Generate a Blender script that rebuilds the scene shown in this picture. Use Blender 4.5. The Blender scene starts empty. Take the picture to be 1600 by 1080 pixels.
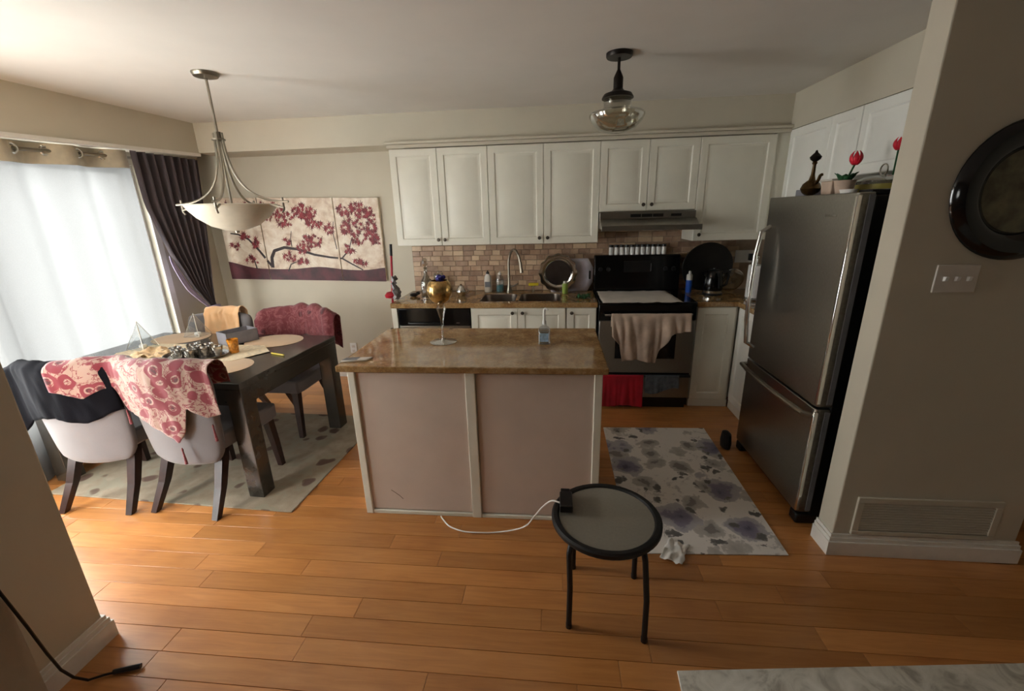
import bpy, math, random
from mathutils import Vector, Matrix, noise
random.seed(7)
S = bpy.context.scene
COL = S.collection
PI = math.pi
# ------------------------------------------------------------------ camera
CH, PITCH, YAW, ROLL, FPX = 1.634, .2977, -.1025, -.0257, 673.88
_f = Vector((math.sin(YAW)*math.cos(PITCH), math.cos(YAW)*math.cos(PITCH), -math.sin(PITCH)))
_r = _f.cross(Vector((0, 0, 1))).normalized(); _u = _r.cross(_f)
_r, _u = _r*math.cos(ROLL)+_u*math.sin(ROLL), _u*math.cos(ROLL)-_r*math.sin(ROLL)
cd = bpy.data.cameras.new('camera'); cam = bpy.data.objects.new('camera', cd); COL.objects.link(cam)
cam.matrix_world = Matrix(((_r.x, _u.x, -_f.x, 0), (_r.y, _u.y, -_f.y, 0), (_r.z, _u.z, -_f.z, CH), (0, 0, 0, 1)))
cd.sensor_width = 36; cd.lens = FPX/1600*36; cd.clip_start = .02; cd.clip_end = 100
S.camera = cam
# ------------------------------------------------------------------ world, daylight, exposure
W = bpy.data.worlds.new('world'); S.world = W; W.use_nodes = True
bg = W.node_tree.nodes['Background']; bg.inputs[0].default_value = (1, .988, .962, 1); bg.inputs[1].default_value = 9.0
S.view_settings.view_transform = 'Standard'; S.view_settings.look = 'None'
S.view_settings.exposure = 1.32; S.view_settings.gamma = 1; S.view_settings.use_curve_mapping = False
def portal(name, loc, rot, sx, sy):
    l = bpy.data.lights.new(name, 'AREA'); l.shape = 'RECTANGLE'; l.size = sx; l.size_y = sy
    l.cycles.is_portal = True
    o = bpy.data.objects.new(name, l); COL.objects.link(o); o.location = loc; o.rotation_euler = rot
portal('window_portal', (-3.6, 2.3, 1.2), (0, -PI/2, 0), 1.9, 2.5)
portal('added_living_portal', (-2.1, -.125, 1.5), (0, -PI/2, 0), .7, .45)  # portal for the added living-room window
portal('added_front_portal', (-2.7, .9, 1.1), (PI/2, 0, PI), .6, 2.1)  # portal for the added window in the hidden dining wall

# ------------------------------------------------------------------ helpers
def lin(c):
    return tuple(((x/255)/12.92 if x/255 <= .04045 else ((x/255+.055)/1.055)**2.4) for x in c)
def rgba(c): return lin(c)+(1,)
class N:
    """tiny node-tree helper"""
    def __init__(s, name):
        s.m = bpy.data.materials.new(name); s.m.use_nodes = True; s.t = s.m.node_tree
        s.b = s.t.nodes['Principled BSDF']; s.out = s.t.nodes['Material Output']
    def n(s, typ, **kw):
        x = s.t.nodes.new(typ)
        for k, v in kw.items():
            if k.startswith('i_'):
                key = k[2:]; key = int(key) if key.isdigit() else key.replace('_', ' ')
                x.inputs[key].default_value = v
            else: setattr(x, k, v)
        return x
    def l(s, a, b): s.t.links.new(a, b)
    def coord(s, kind='Object', scale=(1, 1, 1), rnd=False):
        c = s.n('ShaderNodeTexCoord') if kind != 'Position' else s.n('ShaderNodeNewGeometry')
        mp = s.n('ShaderNodeMapping'); mp.inputs['Scale'].default_value = scale
        s.l(c.outputs[kind], mp.inputs['Vector'])
        if rnd:
            oi = s.n('ShaderNodeObjectInfo'); mu = s.n('ShaderNodeMath', operation='MULTIPLY'); mu.inputs[1].default_value = 37.0
            s.l(oi.outputs['Random'], mu.inputs[0]); s.l(mu.outputs[0], mp.inputs['Location'])
        return mp.outputs[0]
    def noise(s, v, scale, detail=3, rough=.55, dist=0):
        x = s.n('ShaderNodeTexNoise', i_Scale=scale, i_Detail=detail, i_Roughness=rough, i_Distortion=dist); s.l(v, x.inputs['Vector']); return x.outputs['Fac']
    def ramp(s, fac, stops, interp='LINEAR'):
        x = s.n('ShaderNodeValToRGB'); x.color_ramp.interpolation = interp; e = x.color_ramp.elements
        while len(e) < len(stops): e.new(.5)
        for a, (p, c) in zip(e, stops): a.position = p; a.color = rgba(c) if len(c) == 3 else c
        s.l(fac, x.inputs[0]); return x.outputs[0]
    def mix(s, fac, a, b, bt='MIX'):
        x = s.n('ShaderNodeMix', data_type='RGBA', blend_type=bt)
        for k, v in ((0, fac), (6, a), (7, b)):
            if hasattr(v, 'is_output'): s.l(v, x.inputs[k])
            elif isinstance(v, (int, float)): x.inputs[k].default_value = v
            else: x.inputs[k].default_value = rgba(v)
        return x.outputs[2]
    def math(s, op, a, b=0.0):
        x = s.n('ShaderNodeMath', operation=op)
        for k, v in ((0, a), (1, b)):
            if hasattr(v, 'is_output'): s.l(v, x.inputs[k])
            else: x.inputs[k].default_value = v
        return x.outputs[0]
    def col(s, c): s.l(c, s.b.inputs['Base Color']); return s
    def bump(s, h, strength=.2, dist=.01):
        x = s.n('ShaderNodeBump', i_Strength=strength, i_Distance=dist); s.l(h, x.inputs['Height']); s.l(x.outputs[0], s.b.inputs['Normal']); return s
    def set(s, rough=None, metal=None, spec=None, sheen=None):
        if rough is not None: s.b.inputs['Roughness'].default_value = rough
        if metal is not None: s.b.inputs['Metallic'].default_value = metal
        if spec is not None: s.b.inputs['Specular IOR Level'].default_value = spec
        if sheen is not None: s.b.inputs['Sheen Weight'].default_value = sheen
        return s
def plain(name, c, rough=.5, metal=0, var=.06, scale=14, bump=0, spec=None, sheen=None):
    k = N(name); v = k.coord('Object'); f = k.noise(v, scale)
    d = tuple(max(0, x*(1-var)) for x in c); e = tuple(min(255, x*(1+var)) for x in c)
    k.col(k.ramp(f, [(.3, d), (.7, e)])).set(rough, metal, spec, sheen)
    if bump: k.bump(k.noise(v, scale*12, 2), bump, .002)
    return k.m
M = {}
M['wall'] = plain('wall_paint', (200, 192, 174), .75, var=.015, scale=3, bump=.08)
M['wall_dark'] = M['wall']
M['ceil'] = plain('ceiling_paint', (222, 217, 209), .85, var=.012, scale=3)
M['trim'] = plain('white_trim_paint', (228, 224, 216), .45, var=.02)
M['cab'] = plain('cabinet_white', (226, 222, 207), .38, var=.015, scale=5)
M['cab_lit'] = plain('cabinet_white_lit', (240, 239, 232), .38, var=.01, scale=5)  # cabinet white made paler for right-wall doors, window brightness put into the colour
M['cabin'] = plain('cabinet_inside', (205, 196, 176), .6, var=.03)
M['isl'] = plain('island_panel_laminate', (214, 197, 184), .42, var=.02, scale=4)
M['knob'] = plain('knob_pewter', (92, 84, 74), .35, .85)
M['black'] = plain('black_plastic', (16, 16, 17), .35, var=.1)
M['blackgl'] = plain('black_gloss_enamel', (9, 9, 10), .12, var=.1)
M['blackmat'] = plain('black_matt_metal', (22, 21, 21), .5, .2, var=.1)
M['chrome'] = plain('chrome', (215, 213, 208), .14, 1, var=.02)
M['nickel'] = plain('brushed_nickel', (150, 143, 130), .35, 1, var=.05)
M['silver'] = plain('tarnished_silver', (176, 172, 166), .22, 1, var=.12, scale=30)
M['bronze'] = plain('oil_rubbed_bronze', (34, 28, 24), .4, .6, var=.1)
M['brass'] = plain('aged_brass', (92, 70, 42), .35, .9, var=.2, scale=25)
M['white'] = plain('white_ceramic', (236, 234, 230), .3, var=.02)
M['offwhite'] = plain('offwhite_plastic', (214, 206, 196), .45, var=.02)
M['greyplas'] = plain('grey_plastic', (120, 120, 124), .5, var=.05)
M['red'] = plain('red_plastic', (170, 24, 44), .35, var=.05)
M['darkwood'] = plain('espresso_wood', (44, 26, 22), .35, var=.25, scale=20)
M['tabwood'] = plain('table_dark_stain', (56, 53, 48), .2, spec=.9, var=.04, scale=18)
M['glassfrost'] = plain('frosted_glass_bowl', (214, 206, 188), .35, var=.03)
M['yellow'] = plain('yellow_plastic', (212, 190, 40), .4)
M['green'] = plain('green_leaf', (30, 74, 40), .5, var=.25, scale=40)
M['greencan'] = plain('green_can', (150, 172, 84), .35, var=.1)
M['blue'] = plain('blue_label', (36, 84, 180), .35, var=.08)
M['pink'] = plain('tulip_red', (200, 32, 52), .45, var=.2, scale=30)
M['terra'] = plain('beige_pot', (196, 172, 152), .55, var=.08)
M['indigo'] = plain('indigo_flower', (42, 34, 120), .6, var=.25, scale=60)
M['papertowel'] = plain('paper_towel', (232, 230, 228), .9, var=.02, bump=.3)
M['amber'] = plain('amber_glass', (196, 128, 40), .12, var=.25, scale=60)
M['gold'] = plain('gold_leaf_mercury_glass', (190, 156, 100), .2, .8, var=.35, scale=28)
M['lavender'] = plain('lavender_lining', (170, 158, 186), .8)

def stainless(name, c, rough, sc):
    k = N(name); v = k.coord('Object', sc); f = k.noise(v, 60, 2)
    k.col(k.ramp(f, [(.3, tuple(x*.93 for x in c)), (.7, tuple(min(255, x*1.06) for x in c))])).set(rough, .95)
    k.bump(f, .06, .001); return k.m
M['steel'] = stainless('stainless_steel', (150, 146, 138), .32, (1, 1, 14))
M['steelv'] = stainless('stainless_fridge', (152, 149, 142), .3, (1, 14, 1))
M['sinksteel'] = stainless('sink_steel', (158, 146, 136), .28, (6, 1, 1))

def wood_floor(name, joints):
    k = N(name)
    v = k.coord('Position', (1, 1, 1), rnd=not joints)
    g = k.noise(k.coord('Position', (2.2, 26, 26), rnd=not joints), 1.6, 5, .6, .8)
    b = k.noise(v, 2.6, 3, .5)
    c1 = k.ramp(g, [(.25, (166, 104, 54)), (.55, (196, 132, 72)), (.8, (212, 150, 90))])
    c2 = k.ramp(b, [(.25, (150, 92, 52)), (.42, (196, 132, 74)), (.7, (214, 152, 94))])
    c = k.mix(.4, c1, c2)
    if joints:
        br = k.n('ShaderNodeTexBrick', i_Scale=1.0, offset=.37); br.inputs['Mortar Size'].default_value = .001
        br.inputs['Brick Width'].default_value = .95; br.inputs['Row Height'].default_value = .1
        br.inputs['Color1'].default_value = (.8, .8, .8, 1); br.inputs['Color2'].default_value = (1.08, 1.08, 1.08, 1); br.inputs['Mortar'].default_value = (.3, .2, .15, 1)
        k.l(v, br.inputs['Vector']); c = k.mix(1.0, c, br.outputs[0], 'MULTIPLY')
    else:
        oi = k.n('ShaderNodeObjectInfo'); hs = k.n('ShaderNodeHueSaturation')
        k.l(k.math('MULTIPLY_ADD', oi.outputs['Random'], .34), hs.inputs['Value']); hs.inputs['Value'].links[0].from_node.inputs[2].default_value = .80
        k.l(c, hs.inputs['Color']); c = hs.outputs[0]
    k.col(c).set(.3, spec=.5); k.bump(g, .05, .002)
    k.b.inputs['Coat Weight'].default_value = .25; k.b.inputs['Coat Roughness'].default_value = .22
    return k.m
M['plank'] = wood_floor('maple_plank', False); M['floor'] = wood_floor('maple_floor_far', True)

def granite():
    k = N('brown_granite'); v = k.coord('Position')
    a = k.noise(v, 9, 5, .65, .6); s = k.noise(v, 70, 3, .7); vo = k.n('ShaderNodeTexVoronoi', i_Scale=60.0); k.l(v, vo.inputs['Vector'])
    c = k.ramp(a, [(.3, (134, 98, 58)), (.5, (170, 134, 88)), (.7, (190, 160, 116))])
    c = k.mix(k.ramp(s, [(.42, (0, 0, 0)), (.62, (255, 255, 255))]), k.mix(.4, c, (84, 58, 36)), c)
    c = k.mix(k.ramp(vo.outputs['Distance'], [(.06, (255, 255, 255)), (.16, (0, 0, 0))]), c, (196, 172, 132))
    k.col(c).set(.07, spec=.7); return k.m
M['granite'] = granite()
def tiles():
    k = N('tumbled_stone_tile'); v = k.coord('Position', rnd=True); oi = k.n('ShaderNodeObjectInfo')
    c = k.ramp(oi.outputs['Random'], [(0, (140, 108, 88)), (.3, (172, 138, 112)), (.55, (194, 160, 130)), (.8, (230, 204, 168)), (1, (158, 120, 98))])
    n = k.noise(v, 18, 4, .6); c = k.mix(.3, c, k.ramp(n, [(.3, (130, 98, 80)), (.7, (220, 196, 168))]))
    k.col(c).set(.42); k.bump(n, .25, .003); return k.m
M['tile'] = tiles(); M['grout'] = plain('grout', (164, 144, 124), .9)

def shawl(name, base, c1, c2, sc, cover=.5):
    """cream cloth with red paisley-like blots, rings and sprigs"""
    k = N(name); v = k.coord('Object')
    d = k.n('ShaderNodeTexNoise', i_Scale=7.0, i_Detail=1.0); k.l(v, d.inputs['Vector'])
    vv = k.n('ShaderNodeVectorMath', operation='MULTIPLY_ADD'); k.l(d.outputs['Color'], vv.inputs[0]); vv.inputs[1].default_value = (.06, .06, .06); k.l(v, vv.inputs[2])
    vo = k.n('ShaderNodeTexVoronoi', i_Scale=sc, i_Randomness=.85); k.l(vv.outputs[0], vo.inputs['Vector'])
    dist = vo.outputs['Distance']
    ring = k.ramp(dist, [(0, c1), (.16, c1), (.2, base), (.25, base), (.28, c2), (cover*.75, c2), (cover*.8, base)], 'LINEAR')
    n = k.noise(vv.outputs[0], sc*1.7, 3, .6, 1.2)
    spr = k.ramp(n, [(.44, (0, 0, 0)), (.47, (255, 255, 255)), (.49, (255, 255, 255)), (.52, (0, 0, 0))])
    pick = k.math('GREATER_THAN', vo.outputs['Color'], .3)
    c = k.mix(pick, base, ring); c = k.mix(spr, c, c2)
    k.col(c).set(.75, sheen=.3); k.bump(k.noise(v, 300, 1), .15, .001); return k.m
M['shawl'] = shawl('red_paisley_cloth', (160, 132, 120), (70, 10, 22), (116, 26, 42), 11, .66)
M['shawl2'] = shawl('wine_red_cloth', (112, 38, 46), (74, 16, 26), (138, 74, 76), 8, .4)
def fabric(name, c, var=.08, rough=.9, scale=220, sheen=.2, big=6, bump=.25):
    k = N(name); v = k.coord('Object'); f = k.noise(v, big, 3); w = k.noise(v, scale, 1)
    k.col(k.ramp(f, [(.3, tuple(x*(1-var) for x in c)), (.7, tuple(min(255, x*(1+var)) for x in c))])).set(rough, sheen=sheen); k.bump(w, bump, .002); return k.m
M['chairfab'] = fabric('grey_linen', (112, 108, 110), .03)
M['jacket'] = fabric('black_jacket_cloth', (15, 15, 20), .15, sheen=0)
M['jacket'].node_tree.nodes['Principled BSDF'].inputs['Specular IOR Level'].default_value = .05
M['peach'] = fabric('peach_towel', (232, 184, 136), .06)
M['towel'] = fabric('beige_towel', (188, 166, 148), .12, big=9)
M['stovecloth'] = fabric('pale_cloth', (206, 196, 182), .05)
M['redtowel'] = fabric('red_towel', (176, 8, 36), .12)
M['greytowel'] = fabric('blue_grey_towel', (82, 86, 92), .2, big=30)
M['darkcurtain'] = fabric('plum_grey_curtain', (80, 72, 77), .06, big=4)
M['runner'] = fabric('cream_lace_runner', (222, 204, 170), .1, big=40)
M['placemat'] = fabric('tan_placemat', (206, 176, 142), .03, scale=120)
M['peachlace'] = fabric('peach_lace', (232, 196, 156), .14, big=50)
M['livcurtain'] = fabric('beige_curtain', (206, 194, 174), .05)
M['tissue'] = fabric('white_tissue', (230, 226, 220), .03)
M['mop'] = fabric('grey_mop_fibre', (150, 147, 150), .2, big=40)
def sheer():
    k = N('sheer_white_curtain'); nt = k.t; nt.nodes.remove(k.b)
    v = k.coord('Object'); w = k.noise(v, 400, 1)
    t = k.n('ShaderNodeBsdfTranslucent'); d = k.n('ShaderNodeBsdfDiffuse'); p = k.n('ShaderNodeBsdfTransparent')
    c = k.ramp(w, [(.3, (86, 86, 86)), (.7, (92, 92, 92))]); k.l(c, t.inputs[0]); k.l(c, d.inputs[0])
    a = k.n('ShaderNodeMixShader', i_0=.35); k.l(t.outputs[0], a.inputs[1]); k.l(d.outputs[0], a.inputs[2])
    b = k.n('ShaderNodeMixShader', i_0=.01); k.l(a.outputs[0], b.inputs[1]); k.l(p.outputs[0], b.inputs[2])
    k.l(b.outputs[0], k.out.inputs[0]); return k.m
M['sheer'] = sheer()
def thin_glass(name, tint=(250, 252, 252), refl=.12, rough=.03):
    k = N(name); k.t.nodes.remove(k.b)
    p = k.n('ShaderNodeBsdfTransparent'); p.inputs[0].default_value = rgba(tint)
    g = k.n('ShaderNodeBsdfGlossy'); g.inputs['Roughness'].default_value = rough
    lw = k.n('ShaderNodeLayerWeight', i_Blend=.35); f = k.math('MULTIPLY_ADD', lw.outputs['Facing'], .55)
    f.node.inputs[2].default_value = refl*.5
    m = k.n('ShaderNodeMixShader'); k.l(f, m.inputs[0]); k.l(p.outputs[0], m.inputs[1]); k.l(g.outputs[0], m.inputs[2])
    k.l(m.outputs[0], k.out.inputs[0]); return k.m
M['pane'] = thin_glass('window_glass', refl=.04)
M['clear'] = thin_glass('clear_glass', (236, 236, 232), .2)
M['gel'] = thin_glass('clear_plastic_blue', (240, 244, 248), .2, .15)
M['lampglass'] = thin_glass('lamp_clear_glass', (247, 246, 240), .3, .05)
def stooltop():
    k = N('frosted_glass_top'); k.col(k.ramp(k.noise(k.coord('Object'), 90, 2), [(.3, (132, 127, 116)), (.7, (137, 132, 120))])).set(.12)
    return k.m
M['stooltop'] = stooltop()
def floral_mat():
    k = N('grey_floral_mat'); v = k.coord('Object')
    d = k.n('ShaderNodeTexNoise', i_Scale=6.0, i_Detail=4.0, i_Roughness=.65); k.l(v, d.inputs['Vector'])
    vv = k.n('ShaderNodeVectorMath', operation='MULTIPLY_ADD'); k.l(d.outputs['Color'], vv.inputs[0]); vv.inputs[1].default_value = (.2, .2, .2); k.l(v, vv.inputs[2])
    base = (232, 226, 220)
    def flowers(sc, stops, thr, off):
        mp = k.n('ShaderNodeMapping'); mp.inputs['Location'].default_value = (off, off*.7, 0); k.l(vv.outputs[0], mp.inputs['Vector'])
        vo = k.n('ShaderNodeTexVoronoi', i_Scale=sc); k.l(mp.outputs[0], vo.inputs['Vector'])
        return k.mix(k.math('GREATER_THAN', vo.outputs['Color'], thr), base, k.ramp(vo.outputs['Distance'], stops))
    a = flowers(3.4, [(.1, (92, 86, 106)), (.14, (120, 114, 132)), (.25, (136, 130, 146)), (.28, (168, 162, 170)), (.38, (182, 178, 180)), (.41, base)], .18, .3)
    b = flowers(5.2, [(.16, (134, 128, 124)), (.2, (172, 166, 160)), (.36, (194, 188, 182)), (.39, base)], .2, 2.1)
    c = flowers(11, [(.2, (104, 100, 98)), (.3, (140, 136, 132)), (.34, base)], .45, 4.3)
    n = k.ramp(k.noise(vv.outputs[0], 7, 4, .6, 1.5), [(.36, (196, 190, 186)), (.44, (232, 226, 220))])
    col = k.mix(1.0, k.mix(1.0, k.mix(1.0, a, b, 'DARKEN'), c, 'DARKEN'), n, 'DARKEN')
    k.col(col).set(.85); return k.m
M['mat'] = floral_mat()
def light_mat():
    k = N('pale_marble_rug'); v = k.coord('Object')
    n = k.noise(v, 9, 4, .6, 1.0)
    k.col(k.ramp(n, [(.35, (178, 172, 160)), (.5, (222, 218, 206)), (.65, (238, 234, 224))])).set(.9); k.bump(k.noise(v, 200, 1), .3, .003); return k.m
M['mat2'] = light_mat()
def dining_rug():
    k = N('grey_beige_leaf_rug'); v = k.coord('Object')
    d = k.n('ShaderNodeTexNoise', i_Scale=6.0, i_Detail=2.0); k.l(v, d.inputs['Vector'])
    vv = k.n('ShaderNodeVectorMath', operation='MULTIPLY_ADD'); k.l(d.outputs['Color'], vv.inputs[0]); vv.inputs[1].default_value = (.12, .12, .12); k.l(v, vv.inputs[2])
    vo = k.n('ShaderNodeTexVoronoi', i_Scale=7.0); k.l(vv.outputs[0], vo.inputs['Vector'])
    lf = k.ramp(vo.outputs['Distance'], [(.2, (98, 76, 66)), (.3, (116, 98, 84)), (.34, (152, 144, 126))])
    pick = k.math('GREATER_THAN', vo.outputs['Color'], .5)
    n = k.noise(v, 14, 3); b = k.ramp(n, [(.3, (146, 132, 114)), (.7, (166, 153, 134))])
    c = k.mix(pick, b, k.mix(1.0, b, lf, 'DARKEN')); k.col(c).set(.95); k.bump(k.noise(v, 260, 1), .4, .004); return k.m
M['rug'] = dining_rug()
def canvas():
    k = N('painted_canvas_sky'); v = k.coord('Position')
    n = k.noise(v, 5, 4, .65, 1.0); n2 = k.noise(v, 16, 3, .6)
    c = k.ramp(n, [(.3, (176, 142, 118)), (.48, (222, 204, 182)), (.65, (240, 228, 212))])
    k.col(k.mix(.3, c, k.ramp(n2, [(.35, (188, 150, 124)), (.65, (244, 236, 222))]))).set(.6); return k.m
M['canvas'] = canvas()
M['maroon'] = plain('maroon_paint', (74, 30, 38), .55, var=.3, scale=10)
M['ink'] = plain('dark_branch_paint', (50, 36, 38), .6)
M['leafred'] = plain('crimson_leaf_paint', (118, 38, 46), .6, var=.35, scale=30)
M['plate'] = plain('dark_wall_plate_centre', (96, 92, 70), .3, var=.3, scale=14)
M['fridgeside'] = plain('fridge_black_side', (13, 13, 14), .5, var=.1, bump=.1)
M['concrete'] = plain('patio_concrete', (186, 182, 174), .9, var=.06)
M['lilac'] = plain('pale_lilac_metal', (206, 200, 212), .3, .3)
M['dish'] = plain('dark_silver_dish', (96, 90, 88), .3, .9)
M['granny'] = plain('grey_box', (132, 130, 138), .6, var=.05)
M['scar'] = plain('scratch_mark', (120, 98, 84), .7)

class B:
    def __init__(s): s.v = []; s.f = []
    def add(s, v, f):
        o = len(s.v); s.v += [Vector(p) for p in v]; s.f += [tuple(i+o for i in q) for q in f]; return s
    def box(s, x0, x1, y0, y1, z0, z1):
        return s.add([(x, y, z) for x in (x0, x1) for y in (y0, y1) for z in (z0, z1)],
                     [(0, 1, 3, 2), (4, 6, 7, 5), (0, 4, 5, 1), (2, 3, 7, 6), (0, 2, 6, 4), (1, 5, 7, 3)])
    def hexa(s, bot, top):
        return s.add(list(bot)+list(top), [(3, 2, 1, 0), (4, 5, 6, 7), (0, 1, 5, 4), (1, 2, 6, 5), (2, 3, 7, 6), (3, 0, 4, 7)])
    def lathe(s, prof, c=(0, 0, 0), n=24, sx=1, sy=1):
        vs = []; fs = []; m = len(prof)
        for r, z in prof:
            for i in range(n):
                a = 2*PI*i/n; vs.append((c[0]+r*math.cos(a)*sx, c[1]+r*math.sin(a)*sy, c[2]+z))
        for j in range(m-1):
            for i in range(n):
                k = (i+1) % n; fs.append((j*n+i, j*n+k, (j+1)*n+k, (j+1)*n+i))
        if prof[0][0] > 1e-6: fs.append(tuple(reversed(range(n))))
        if prof[-1][0] > 1e-6: fs.append(tuple(range((m-1)*n, m*n)))
        return s.add(vs, fs)
    def shell(s, prof, c=(0, 0, 0), n=24, sx=1, sy=1):
        """open lathe (no caps)"""
        a = len(s.f); s.lathe(prof, c, n, sx, sy)
        k = (prof[0][0] > 1e-6)+(prof[-1][0] > 1e-6)
        if k: del s.f[len(s.f)-k:]
        return s
    def tube(s, path, r, n=8, closed=False):
        P = [Vector(p) for p in path]; m = len(P); vs = []; fs = []
        R = r if isinstance(r, (list, tuple)) else [r]*m
        up = None
        for i in range(m):
            t = (P[(i+1) % m]-P[i-1]) if closed else (P[min(i+1, m-1)]-P[max(i-1, 0)])
            t.normalize()
            if up is None:
                up = Vector((0, 0, 1)) if abs(t.z) < .9 else Vector((1, 0, 0))
            a = t.cross(up)
            if a.length < 1e-5: a = t.cross(Vector((1, .3, .2)))
            a.normalize(); b = a.cross(t).normalized(); up = b
            for j in range(n):
                q = 2*PI*j/n; vs.append(P[i]+a*(R[i]*math.cos(q))+b*(R[i]*math.sin(q)))
        for i in range(m if closed else m-1):
            k = (i+1) % m
            for j in range(n):
                l = (j+1) % n; fs.append((i*n+j, i*n+l, k*n+l, k*n+j))
        if not closed: fs += [tuple(reversed(range(n))), tuple(range((m-1)*n, m*n))]
        return s.add(vs, fs)
    def cyl(s, p0, p1, r0, r1=None, n=16):
        return s.tube([p0, p1], [r0, r0 if r1 is None else r1], n)
    def ball(s, c, r, n=12, m=8, sc=(1, 1, 1)):
        pr = [(max(1e-7, r*math.sin(PI*i/m))*1.0, -r*math.cos(PI*i/m)*sc[2]) for i in range(m+1)]
        return s.lathe(pr, c, n, sc[0], sc[1])
    def prism(s, poly, z0, z1, ax='z'):
        n = len(poly)
        def P(a, b, c): return {'z': (a, b, c), 'y': (a, c, b), 'x': (c, a, b)}[ax]
        return s.add([P(a, b, z0) for a, b in poly]+[P(a, b, z1) for a, b in poly],
                     [tuple(reversed(range(n))), tuple(range(n, 2*n))]+[(i, (i+1) % n, n+(i+1) % n, n+i) for i in range(n)])
    def grid(s, fn, nu, nv):
        vs = [fn(i/nu, j/nv) for j in range(nv+1) for i in range(nu+1)]
        return s.add(vs, [(j*(nu+1)+i, j*(nu+1)+i+1, (j+1)*(nu+1)+i+1, (j+1)*(nu+1)+i) for j in range(nv) for i in range(nu)])
    def mesh(s, name, smooth=35):
        me = bpy.data.meshes.new(name); me.from_pydata([tuple(v) for v in s.v], [], s.f)
        import bmesh
        bm = bmesh.new(); bm.from_mesh(me); bmesh.ops.recalc_face_normals(bm, faces=bm.faces); bm.to_mesh(me); bm.free()
        if smooth:
            me.polygons.foreach_set('use_smooth', [True]*len(me.polygons)); me.set_sharp_from_angle(angle=math.radians(smooth))
        return me
    def o(s, name, mat, parent=None, bevel=0, smooth=35, solid=0, sub=0, center=True, **tags):
        off = Vector((0, 0, 0))
        if parent is None:
            lo = [min(v[i] for v in s.v) for i in range(3)]; hi = [max(v[i] for v in s.v) for i in range(3)]
            off = Vector(((lo[0]+hi[0])/2, (lo[1]+hi[1])/2, lo[2]))
            s.v = [v-off for v in s.v]
        me = s.mesh(name, smooth); me.materials.append(M[mat] if isinstance(mat, str) else mat)
        ob = bpy.data.objects.new(name, me); COL.objects.link(ob)
        if parent is None: ob.location = off; ob['_w'] = tuple(off)
        else:
            ob.parent = parent; p = parent
            w = p.get('_w')
            if w: ob.location = Vector(w)*-1
        if solid: md = ob.modifiers.new('solid', 'SOLIDIFY'); md.thickness = abs(solid); md.offset = 0 if solid > 0 else -1
        if sub: md = ob.modifiers.new('sub', 'SUBSURF'); md.levels = sub; md.render_levels = sub
        if bevel: md = ob.modifiers.new('bevel', 'BEVEL'); md.width = bevel; md.segments = 2; md.limit_method = 'ANGLE'; md.angle_limit = math.radians(40)
        for k, v in tags.items(): ob[k] = v
        return ob
TH = []
def thing(name, label, cat, loc, group=None, rot=None, world=True, kind=None):
    """Empty at the base; world=True: children are written in world coordinates"""
    e = bpy.data.objects.new(name, None); COL.objects.link(e); e.location = loc; e.empty_display_size = .1
    if rot is not None: e.rotation_euler = (0, 0, rot)
    elif world: e['_w'] = tuple(loc)
    if label: e['label'] = label
    if cat: e['category'] = cat
    if group: e['group'] = group
    if kind: e['kind'] = kind
    TH.append(e); return e
def st(name, b, mat, **k): return b.o(name, mat, kind='structure', **k)
def fill(c, pts): pass

# ------------------------------------------------------------------ the room
YB, ZC = 4.163, 2.44
XW, XRW = -3.42, 2.09            # window wall, right kitchen wall
fl = B().box(-3.6, 4.2, -3.2, 6.2, -.06, -.012)
floor = st('floor', fl, 'floor', smooth=0)
# maple planks: real boards over the part of the floor in view
pm = B(); c = .0009
pm.add([(0, 0, -.012), (1, 0, -.012), (1, .0985, -.012), (0, .0985, -.012), (0, 0, -c), (1, 0, -c), (1, .0985, -c), (0, .0985, -c),
        (.002, c, 0), (.998, c, 0), (.998, .0985-c, 0), (.002, .0985-c, 0)],
       [(0, 1, 5, 4), (1, 2, 6, 5), (2, 3, 7, 6), (3, 0, 4, 7), (4, 5, 9, 8), (5, 6, 10, 9), (6, 7, 11, 10), (7, 4, 8, 11), (8, 9, 10, 11)])
pme = pm.mesh('plank', 0); pme.materials.append(M['plank'])
y = .745; npl = 0; zb = -.06
while y < YB-.02:
    x = XW+.02 - random.uniform(0, .7); xr = 2.95 if y < 1.8 else 2.05
    while x < xr:
        L = random.choice((.55, .8, .95, 1.1, 1.25, 1.4)); x0 = max(x, XW+.005); x1 = min(x+L, xr)
        if x1-x0 > .04:
            p = bpy.data.objects.new('plank', pme); COL.objects.link(p); p.parent = floor
            p.location = Vector((x0, y, 0))-floor.location; p.scale.x = (x1-x0)-.0012; npl += 1
        x += L
    y += .1
st('ceiling', B().box(-3.6, 4.2, -3.2, 6.2, ZC, ZC+.08), 'ceil', smooth=0)
st('wall_back', B().box(XW-.2, 2.2, YB, YB+.12, 0, ZC), 'wall', smooth=0)
# window wall with opening
WY0, WY1, WZ0, WZ1 = 1.16, 3.5, .3, 2.08
b = B().box(XW-.15, XW, 1.06, WY0, 0, ZC).box(XW-.15, XW, WY1, YB, 0, ZC).box(XW-.15, XW, WY0, WY1, 0, WZ0).box(XW-.15, XW, WY0, WY1, WZ1, ZC)
st('wall_left', b, 'wall', smooth=0)
st('wall_right', B().box(XRW, XRW+.06, 2.04, YB, 0, ZC), 'wall', smooth=0)
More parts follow.
